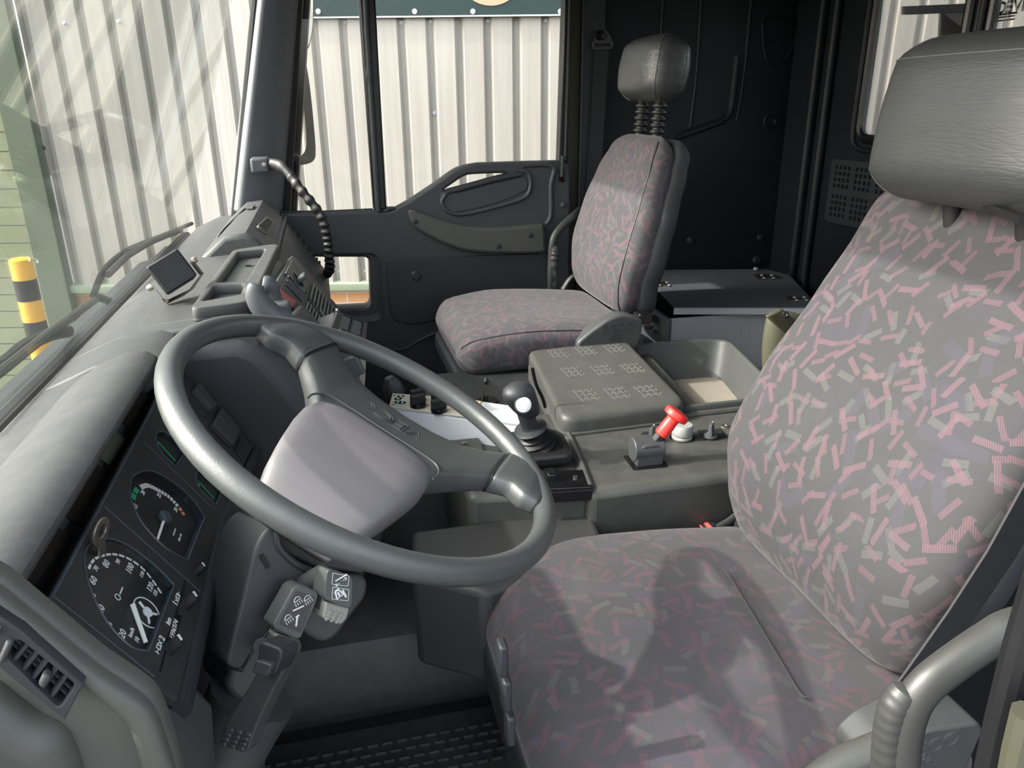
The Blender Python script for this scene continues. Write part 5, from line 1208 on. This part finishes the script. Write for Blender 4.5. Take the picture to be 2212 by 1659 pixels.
# plate with teal button beside the gear lever
tb = thing('start_button_plate', P(1010, 975, Z=CZ), 'dark plate with a round teal button and a screw left of the gear lever', 'button plate')
mk('plate', MB().prism(rpoly(T_([(975, 958), (1035, 952), (1055, 1010), (968, 1010)]), .006), CT, .0, .008).bm, console_m, tb, bev=.002)
a, c = CT.uv(1018, 977, .012)
mk('button_ring', MB().lathe([(.0135, 0), (.0145, .006), (.0125, .008), (.0125, .006)], CT.sub(a, c, .008), 28).bm, steel_m, tb); mk('button', MB().lathe([(.0125, .004), (.0125, .0075), (0, .0078)], CT.sub(a, c, .008), 28).bm, teal_m, tb)
a, c = CT.uv(1003, 960, .008); mk('screw', MB().lathe([(.007, 0), (.007, .003), (0, .005)], CT.sub(a, c, .008), 12).bm, steel_m, tb)
# dark rubber deck with the little transfer lever
mk('far_deck', MB().prism([(.22, 1.55), (.50, 1.52), (.56, 1.95), (.20, 1.95)], CT, -.21, -.03).bm, floor_m, con, bev=.01)
tl = thing('transfer_lever', P(1042, 872, Z=CZ-.03), 'thin steel lever with a small black knob on the dark deck behind the knob box', 'lever')
lb_ = P(1040, 870, Z=CZ-.03); lt_ = P(1050, 826, Y=lb_.y)
mk('rod', MB().tube([lb_, lt_], .003, 8).bm, steel_m, tl); mk('knob', MB().tube([lt_-V((0, 0, .005)), lt_+V((0, 0, .004)), lt_+V((.001, 0, .012))], [.004, .0065, .003], 12).bm, blackm_m, tl)
mk('boot_ring', MB().lathe([(.028, 0), (.028, .006), (.018, .008), (.016, .002), (.006, .004), (.005, .016), (0, .016)], Fr(lb_+V((.012, 0, 0)), (1, 0, 0), (0, 1, 0)), 28).bm, rubber_m, tl)
# white control box with knobs
bx = thing('white_control_box', P(900, 930, Z=.62), 'white metal box with grimy cream top and black knobs left of the gear lever', 'control box')
BX = Fr((0, 0, .70), (1, 0, 0), (0, 1, 0)); X_ = BX.uvs
top_ = X_([(840, 880), (848, 851), (1000, 862), (1130, 880), (1125, 918), (1010, 902)])
mk('box', MB().loft([[BX.pt(u+.012, v-.06 if i in (0, 4, 5) else v, -.09) for i, (u, v) in enumerate(top_)], [BX.pt(u, v, -.003) for u, v in top_]]).bm, whitepl_m, bx, bev=.003)
mk('white_top', MB().prism([(u, v) for u, v in top_], BX, -.003, .0).bm, whitepl_m, bx)
mk('cream_top', MB().prism(X_([(840, 880), (848, 851), (1000, 862), (1040, 868), (1030, 905), (1010, 902)]), BX, -.002, .002).bm, cream_m, bx, bev=.0008)
for px, py in ((852, 856), (850, 875), (868, 860), (1005, 890)):
    a, c = BX.uv(px, py); mk('screw', MB().lathe([(.005, 0), (.005, .002), (0, .003)], BX.sub(a, c, .001), 12).bm, steel_m, bx)
for px, py in ((860, 863), (866, 858), (869, 872), (860, 870)):
    a, c = BX.uv(px, py); q_ = mk('socket', MB().lathe([(.0085, 0), (.0085, .001), (.004, .001), (.003, .0025), (0, .0025)], BX.sub(a, c, .001), 16).bm, green_m if 0 else teal_m, bx)
for px, py in ((903, 876), (903, 864), (948, 886), (948, 872)):
    a, c = BX.uv(px, py, .004); F0 = BX.sub(a, c, .001, .25); k_ = mk('knob', MB().lathe([(.017, 0), (.018, .004), (.017, .010), (0, .010)], F0, 26).bm, black_m, bx)
    mk('knob_grip', MB().prism(rpoly([(-.016, -.007), (.016, -.007), (.016, .007), (-.016, .007)], .003), F0, .008, .028).bm, blackm_m, k_, bev=.002)
mk('lower_rail', MB().box(P(1010, 925, Z=.63), (.28, .03, .02)).bm, whitepl_m, bx, bev=.003)
# steel plate behind the gear knob
# metal locker behind the passenger seat
LK = thing('metal_locker', (1.4, 2.3, ZF), 'dull aluminium locker box with hinged lid behind the passenger seat', 'locker')
LL = Fr((0, 0, .70), (1, 0, 0), (0, 1, 0))
lp = LL.uvs([(1456, 664), (1770, 664), (1706, 594), (1652, 581), (1400, 583), (1395, 600)])
mk('lid', MB().prism(lp, LL, -.004, .0).bm, alud_m, LK, bev=.001)
lp2 = [lp[0], lp[1]]
mk('lid_edge', MB().prism([(lp[0][0], lp[0][1]), (lp[1][0], lp[1][1]), (lp[1][0], lp[1][1]+.003), (lp[0][0], lp[0][1]+.003)], LL, -.024, .0).bm, alu_m, LK, bev=.0015)
fl = P(1452, 690, Z=.665); fr_ = P(1800, 690, Z=.665)
y_ = fl.y
mk('front_panel', MB().box(((fl.x+1.75)/2, y_+.01, .455), (1.75-fl.x, .012, .42)).bm, alu_m, LK, bev=.001)
sidef = P(1452, 690, Z=.665); 
mk('side_panel', MB().loft([[V((sidef.x, y_, .245)), V((sidef.x, y_, .665)), V((sidef.x-.012, y_, .665)), V((sidef.x-.012, y_, .245))], [V((sidef.x-.02, 2.62, .245)), V((sidef.x-.02, 2.62, .69)), V((sidef.x-.032, 2.62, .69)), V((sidef.x-.032, 2.62, .245))]]).bm, alud_m, LK, bev=.001)
for pts in (((1416, 610), (1440, 609), (1449, 617), (1420, 617)), ((1625, 592), (1672, 594), (1692, 602), (1638, 603)), ((1694, 640), (1742, 642), (1766, 650), (1708, 650))):
    h_ = mk('hinge', MB().prism(LL.uvs(pts, .002), LL, .0005, .004).bm, steel_m, LK, bev=.0008)
    cx_, cy_ = sum(p[0] for p in pts)/4, sum(p[1] for p in pts)/4
    for dx, dy in ((-14, -3), (12, -3), (-8, 3), (18, 3)):
        a, c = LL.uv(cx_+dx*.8, cy_+dy, .004); mk('rivet', MB().lathe([(.006, 0), (.005, .003), (0, .004)], LL.sub(a, c, .004), 10).bm, galv_m, h_)
pz_ = P(1632, 583, Z=.705); mk('lock_stud', MB().lathe([(.008, 0), (.010, .006), (.007, .010), (0, .011)], Fr(pz_, (1, 0, 0), (0, 1, 0)), 14).bm, galv_m, LK)
lt = mk('latch', MB().tube([P(x, y, X=sidef.x-.045) for x, y in ((1376, 684), (1392, 680), (1404, 684), (1408, 690))], .010, 8).bm, steel_m, LK)
mk('latch_hook', MB().tube(smoothpath([P(x, y, X=sidef.x-.045) for x, y in ((1400, 690), (1408, 700), (1406, 708), (1396, 708), (1394, 702))], 4), .005, 8).bm, steel_m, LK)
mk('inner_shelf', MB().box((1.45, y_-.12, .46), (.50, .22, .012)).bm, galv_m, LK)
# olive canvas pouch
pc = thing('canvas_pouch', P(1680, 790, Z=.50), 'olive green folded canvas pouch with a snap button behind the driver seat', 'pouch')
Y0 = 1.62
rg = []
for px0, px1, py, th in ((1652, 1760, 812, .02), (1647, 1765, 800, .03), (1647, 1768, 770, .035), (1649, 1765, 730, .034), (1654, 1755, 700, .03), (1657, 1740, 684, .022), (1664, 1715, 672, .012)):
    a, b_ = P(px0, py, Y=Y0), P(px1, py, Y=Y0); ring_ = []
    for k in range(20):
        q = 2*math.pi*k/20; c = (a+b_)/2; h = (b_-a)/2
        ring_.append(c+h*math.copysign(abs(math.cos(q))**.7, math.cos(q))+V((0, 1, 0))*math.sin(q)*th*(1+.12*math.sin(3*q+py)))
    rg.append(ring_)
mk('bag', MB().loft(rg).bm, olivecloth_m, pc, ang=180, sub=1)
sf_ = [P(x, y, Y=Y0-.032) for x, y in ((1655, 684), (1690, 666), (1735, 708), (1712, 735))]
mk('flap', MB().loft([sf_, [p+V((0, .012, 0)) for p in sf_]]).bm, olivecloth_m, pc, bev=.006, seg=3)
SN = Fr(P(1696, 679, Y=Y0-.034), (1, 0, 0), (0, 0, 1))
mk('snap', MB().lathe([(.009, 0), (.009, .002), (.005, .003), (.003, .001), (0, .001)], SN, 16).bm, steel_m, pc)
tf_ = Fr(P(1710, 697, Y=Y0-.034), V((.8, 0, -.6)), V((.6, 0, .8))); text('stamp', 'EDR 2', tf_, .018, midgrey_m, pc, depth=.0006)
# ------------------------------------------------------------------ seats
def unit(a): return V(a).normalized()
def seat(prefix, label, cxy, cush, back, hr, fabm, hlm, shift):
    pass
def build_cushion(name, root, fab, xf, xr, yc, hw, zt, th, tilt=0.0):
    L = xr-xf; sp = []
    for f, dz, w_, t_ in ((0, -.018, .90, .88), (.12, -.004, .96, .95), (.35, .006, 1, 1.0), (.6, .0, 1, 1.0), (.85, -.010, .98, .98), (1, -.018, .94, .95)):
        sp.append((V((xf+L*f, yc, zt-th+dz+tilt*f)), V((0, 1, 0)), V((0, 0, 1)), hw*w_, th*t_, .006))
    return pad(name, sp, fab, root, ends=(.05, .05), exp=4.2)
def facepts(sp, j0=0): return sp
# --- driver
ds = thing('truck_seat', (.50, .84, ZF), 'driver seat in grey fabric with pink dashes, largest seat at the right', 'seat')
DYC = .835
cu, crings = build_cushion('seat_cushion', ds, cush_m, .190, .74, DYC, .292, .612, .075)
def ontop(rings, i, k): return rings[i][k]
mk('cushion_seam', MB().tube(smoothpath([P(x, y, Z=.6115) for x, y in ((1560, 1228), (1572, 1240), (1600, 1285), (1650, 1368), (1700, 1452), (1730, 1500), (1745, 1506))], 5), .0014, 6).bm, handle_m, ds)
mk('cushion_tray', MB().prism(rpoly([(.185, .56), (.74, .56), (.74, 1.12), (.185, 1.12)], .05), Fr((0, 0, .47), (1, 0, 0), (0, 1, 0)), -.05, .03).bm, dark_m, ds, bev=.012, seg=3)
bs = mk('seat_base', MB().prism(rect(.24, .60, .72, 1.07, .03), Fr((0, 0, ZF), (1, 0, 0), (0, 1, 0)), .0, .20).bm, dark_m, ds, bev=.015)
for k in range(3):
    p = P(1085+k*8, 1420+k*75, Y=.64); mk('base_clip', MB().box(p, (.010, .02, .04)).bm, dark_m, ds, bev=.003)
# backrest: spine in XZ, front face towards -X
def backspine(front, yc, thick):
    """front: list of (x,z,halfwidth,halfthick,hollow)"""
    out = []; n = len(front)
    for i, (x, z, hw, ht, ho) in enumerate(front):
        a, b_ = front[max(i-1, 0)], front[min(i+1, n-1)]
        t = V((b_[0]-a[0], 0, b_[1]-a[1])).normalized(); nrm = V((-t.z, 0, t.x))       # faces -X, up
        out.append((V((x, yc, z))-nrm*ht, V((0, 1, 0)), nrm, hw, ht, ho))
    return out
BYC = .868
bsd = [(.655, .575, .205, .055, .010), (.628, .68, .238, .070, .014), (.632, .79, .258, .078, .022), (.690, .91, .256, .074, .022), (.764, 1.03, .242, .066, .014), (.826, 1.13, .236, .058, .008), (.866, 1.215, .222, .050, .004)]
bk_, br_ = pad('backrest', backspine(bsd, BYC, 0), fab_m, ds, ends=(.045, .05), exp=3.0, uvoff=(3.3, 1.7))
sh = [(x+.062, z-.012, hw+.004, ht*.72, 0) for x, z, hw, ht, ho in bsd]
pad('back_shell', backspine(sh, BYC, 0), shell_m, ds, ends=(.04, .05), exp=3.2)
# headrest
def headrest(root, c, hw, hh, ht, lean, mat, ex_=2.9, ws_=(.86, .97, 1.0, .95, .80)):
    up = V((math.sin(lean), 0, math.cos(lean))); nrm = V((-math.cos(lean), 0, math.sin(lean))); sp = []
    for f, w_, t_ in ((-1, ws_[0], .82), (-.6, ws_[1], .97), (0, ws_[2], 1.0), (.6, ws_[3], .95), (1, ws_[4], .80)):
        sp.append((V(c)+up*hh*f, V((0, 1, 0)), nrm, hw*w_, ht*t_, 0))
    o, rings = pad('headrest', sp, mat, root, ends=(.045, .045), exp=ex_, n=60)
    return o, rings, up, nrm
ho, hrings, hup, hn = headrest(ds, (.825, .845, 1.292), .160, .108, .062, .12, hld_m, 3.8, (.93, .99, 1.0, .985, .90))
tpk = [r for r in hrings]
def perim(rings, th_deg, name, r, mat, root):
    n = len(rings[0]); k = int(round(th_deg/360*n)) % n
    c = [sum((p for p in rg), V((0, 0, 0)))/n for rg in rings]
    pts = [rg[k]+(rg[k]-cc).normalized()*.0 for rg, cc in zip(rings, c)]
    return mk(name, MB().tube(pts, r, 6).bm, mat, root)
for th in (25, 155): perim(hrings[2:-2], th, 'headrest_seam', .0012, hld_m, ds)
i_ = len(hrings)-7
mk('headrest_seam', MB().tube(hrings[i_][5:26], .0013, 6).bm, midgrey_m, ds)
for y in (.78, .90): mk('headrest_post', MB().tube([V((.86, y, 1.13)), V((.835, y, 1.23))], .012, 12).bm, blackm_m, ds)
mk('headrest_cable', MB().tube(smoothpath([P(1935, 398, Y=.98), P(1990, 398, Y=.95), P(2080, 425, Y=.85), P(2212, 475, Y=.70)], 6), .006, 8).bm, seal_m, ds)
perim(crings[3:-3], 146, 'cushion_seam', .0016, midgrey_m, ds)
# recliner cover with lettering, lever tube
RC = Fr((0, .545, 0), (1, 0, 0), (0, 0, 1))
rcv = RC.uvs([(1860, 1640), (1905, 1600), (1985, 1560), (2100, 1545), (2108, 1562), (2080, 1625), (2040, 1700), (1990, 1760), (1860, 1760)])
mk('recliner_cover', MB().prism(rpoly(rcv, .012), RC, -.05, .012).bm, column_m, ds, bev=.008, seg=3)
mk('recliner_tube', MB().tube([RC.pt(*RC.uv(1700, 1730), .0), RC.pt(*RC.uv(1820, 1648), .0), RC.pt(*RC.uv(1960, 1592), .0)], .018, 14).bm, handle_m, ds)
for s_, px, py, sz in (('IVECO', 2006, 1614, .028), ('by', 2000, 1632, .015), ('ISRI', 1998, 1647, .022)):
    a, c = RC.uv(px, py, .012); outline_text('lettering', s_, RC.sub(a, c, .0122, math.radians(8)), sz, midgrey_m, ds, .0005)
0 and mk('back_bracket', MB().prism(rpoly(RC.uvs([(1800, 1660), (1830, 1600), (1860, 1580), (1900, 1600), (1900, 1640)]), .008), RC, -.06, -.02).bm, dark_m, ds, bev=.004)
# buckle and hinge plates on the far side
bkf = thing('seat_belt_buckle', P(1575, 1150, Y=1.13), 'black belt buckle with a red button on a grey strap beside the driver seat', 'buckle')
mk('buckle', MB().prism(rpoly(Fr((0, 1.14, 0), (1, 0, 0), (0, 0, 1)).uvs([(1514, 1136), (1545, 1128), (1562, 1142), (1566, 1160), (1530, 1158)]), .004), Fr((0, 1.14, 0), (1, 0, 0), (0, 0, 1)), -.015, .010).bm, blackm_m, bkf, bev=.003)
mk('red_button', MB().prism(Fr((0, 1.14, 0), (1, 0, 0), (0, 0, 1)).uvs([(1512, 1138), (1532, 1130), (1538, 1142), (1530, 1146)]), Fr((0, 1.14, 0), (1, 0, 0), (0, 0, 1)), -.008, .014).bm, redbelt_m, bkf, bev=.002)
mk('strap', MB().tube(smoothpath([P(x, y, Y=1.13) for x, y in ((1550, 1142), (1575, 1128), (1602, 1108), (1635, 1095))], 6), .011, 8, asp=(1, .35)).bm, handle_m, bkf)
hf = Fr((0, 1.10, 0), (1, 0, 0), (0, 0, 1))
mk('hinge_plate', MB().prism(rpoly(hf.uvs([(1588, 1150), (1600, 1112), (1650, 1100), (1690, 1190), (1640, 1180)]), .006), hf, -.01, .01).bm, brass_m if 0 else blackm_m, ds, bev=.002)
a, c = hf.uv(1640, 1157); mk('hinge_bolt', MB().lathe([(.013, 0), (.013, .012), (.011, .014), (0, .014)], hf.sub(a, c, .01), 20).bm, brass_m, ds)
# driver belt webbing against the backrest's near edge
db = thing('driver_seat_belt', (.75, .57, ZF+.3), 'black webbing of the driver seat belt running up along the near side of the backrest', 'seat belt')
wl_ = []
for px, py, w_ in ((1850, 1590, 30), (1950, 1480, 36), (2065, 1320, 40), (2150, 1190, 42), (2250, 1010, 44)):
    a, b_ = P(px-w_*.5, py, Y=.585), P(px+w_, py+8, Y=.60); wl_.append([a, b_, b_+V((0, -.003, 0)), a+V((0, -.003, 0))])
mk('webbing', MB().loft(wl_).bm, belt_m, db)

# --- passenger
ps = thing('truck_seat', (.55, 2.14, ZF), 'passenger seat in pink and grey fabric with black leather headrest at the far side', 'seat')
PYC = 2.155
_, prc = build_cushion('seat_cushion', ps, fabp_m, .315, .85, PYC, .275, .752, .070)
mk('cushion_tray', MB().prism(rpoly([(.31, 1.91), (.83, 1.91), (.83, 2.40), (.31, 2.40)], .05), Fr((0, 0, .60), (1, 0, 0), (0, 1, 0)), -.035, .02).bm, dark_m, ps, bev=.012, seg=3)
mk('seat_base', MB().prism(rect(.36, 1.95, .80, 2.36, .03), Fr((0, 0, ZF), (1, 0, 0), (0, 1, 0)), .0, .33).bm, blackm_m, ps, bev=.01)
def sidecurve(y):
    """front edge of the passenger backrest read at its near side"""
    return [P(x, yy, Y=y) for x, yy in ((1318, 690), (1300, 640), (1302, 580), (1335, 480), (1385, 380), (1420, 310))]
pbs = [(.775, .735, .205, .050, .004), (.752, .82, .235, .062, .010), (.758, .92, .252, .068, .014), (.792, 1.03, .246, .062, .010), (.832, 1.13, .222, .054, .006), (.866, 1.20, .190, .048, .002), (.888, 1.245, .160, .042, 0)]
pb_, pr_ = pad('backrest', backspine(pbs, PYC, 0), fabp_m, ps, ends=(.04, .06), exp=2.9, uvoff=(9.1, 4.4))
perim(pr_[3:-4], 150, 'backrest_seam', .0018, seal_m, ps)
psh = [(x+.058, z-.015, hw+.003, ht*.75, 0) for x, z, hw, ht, ho_ in pbs]
pad('back_shell', backspine(psh, PYC, 0), shell_m, ps, ends=(.04, .05), exp=3.6)
perim(prc[3:-3], 146, 'cushion_seam', .0018, seal_m, ps)
po, prn, pup, pn = headrest(ps, (.935, 2.155, 1.404), .145, .088, .070, .12, hl_m, 3.3)
for th in (28, 152): perim(prn[2:-2], th, 'headrest_seam', .0016, midgrey_m, ps)
for th in (200,): perim(prn[2:-2], th, 'headrest_seam', .0012, seal_m, ps)
for y in (2.095, 2.215):
    b0, b1 = V((.930, y, 1.215)), V((.938, y, 1.335)); pts = []; rs = []
    for i in range(29): pts.append(b0.lerp(b1, i/28)); rs.append(.0175+.0045*(1 if i % 4 in (1, 2) else -1)*.8)
    mk('bellows', MB().tube(pts, rs, 16).bm, rubber_m, ps, ang=60)
RP = Fr((0, 1.87, 0), (1, 0, 0), (0, 0, 1))
rcv = RP.uvs([(1245, 738), (1272, 715), (1310, 688), (1336, 678), (1360, 680), (1388, 690), (1380, 735), (1365, 760), (1300, 790), (1245, 790)])
mk('recliner_cover', MB().prism(rpoly(rcv, .012), RP, -.04, .01).bm, column_m, ps, bev=.007, seg=3)
for s_, px, py, sz in (('IVECO', 1334, 710, .030), ('by', 1332, 721, .014), ('ISRI', 1332, 730, .022)):
    a, c = RP.uv(px, py, .01); outline_text('lettering', s_, RP.sub(a, c, .0102, math.radians(3)), sz, dark_m, ps, .0005)
mk('recliner_hinge', MB().box(P(1388, 684, Y=1.92), (.04, .05, .03)).bm, black_m, ps, bev=.004)
# left near-side body at the bottom right: door seal and B pillar
NB = struct('trim_3', MB().loft([[P(x, y, Y=.30) for x, y in ((2130, 1700), (2190, 1440), (2260, 1250), (2400, 1250), (2400, 1800), (2120, 1800))], [P(x, y, Y=.30)+V((.0, -.05, 0)) for x, y in ((2130, 1700), (2190, 1440), (2260, 1250), (2400, 1250), (2400, 1800), (2120, 1800))]]).bm, dark_m)
mk('door_seal', MB().tube([P(x, y, Y=.295) for x, y in ((2108, 1800), (2160, 1560), (2200, 1400), (2260, 1200))], .009, 10).bm, seal_m, NB)
mk('olive_edge', MB().tube([P(x, y, Y=.27) for x, y in ((2170, 1800), (2205, 1620), (2225, 1540))], .010, 10).bm, olivepaint_m, NB)
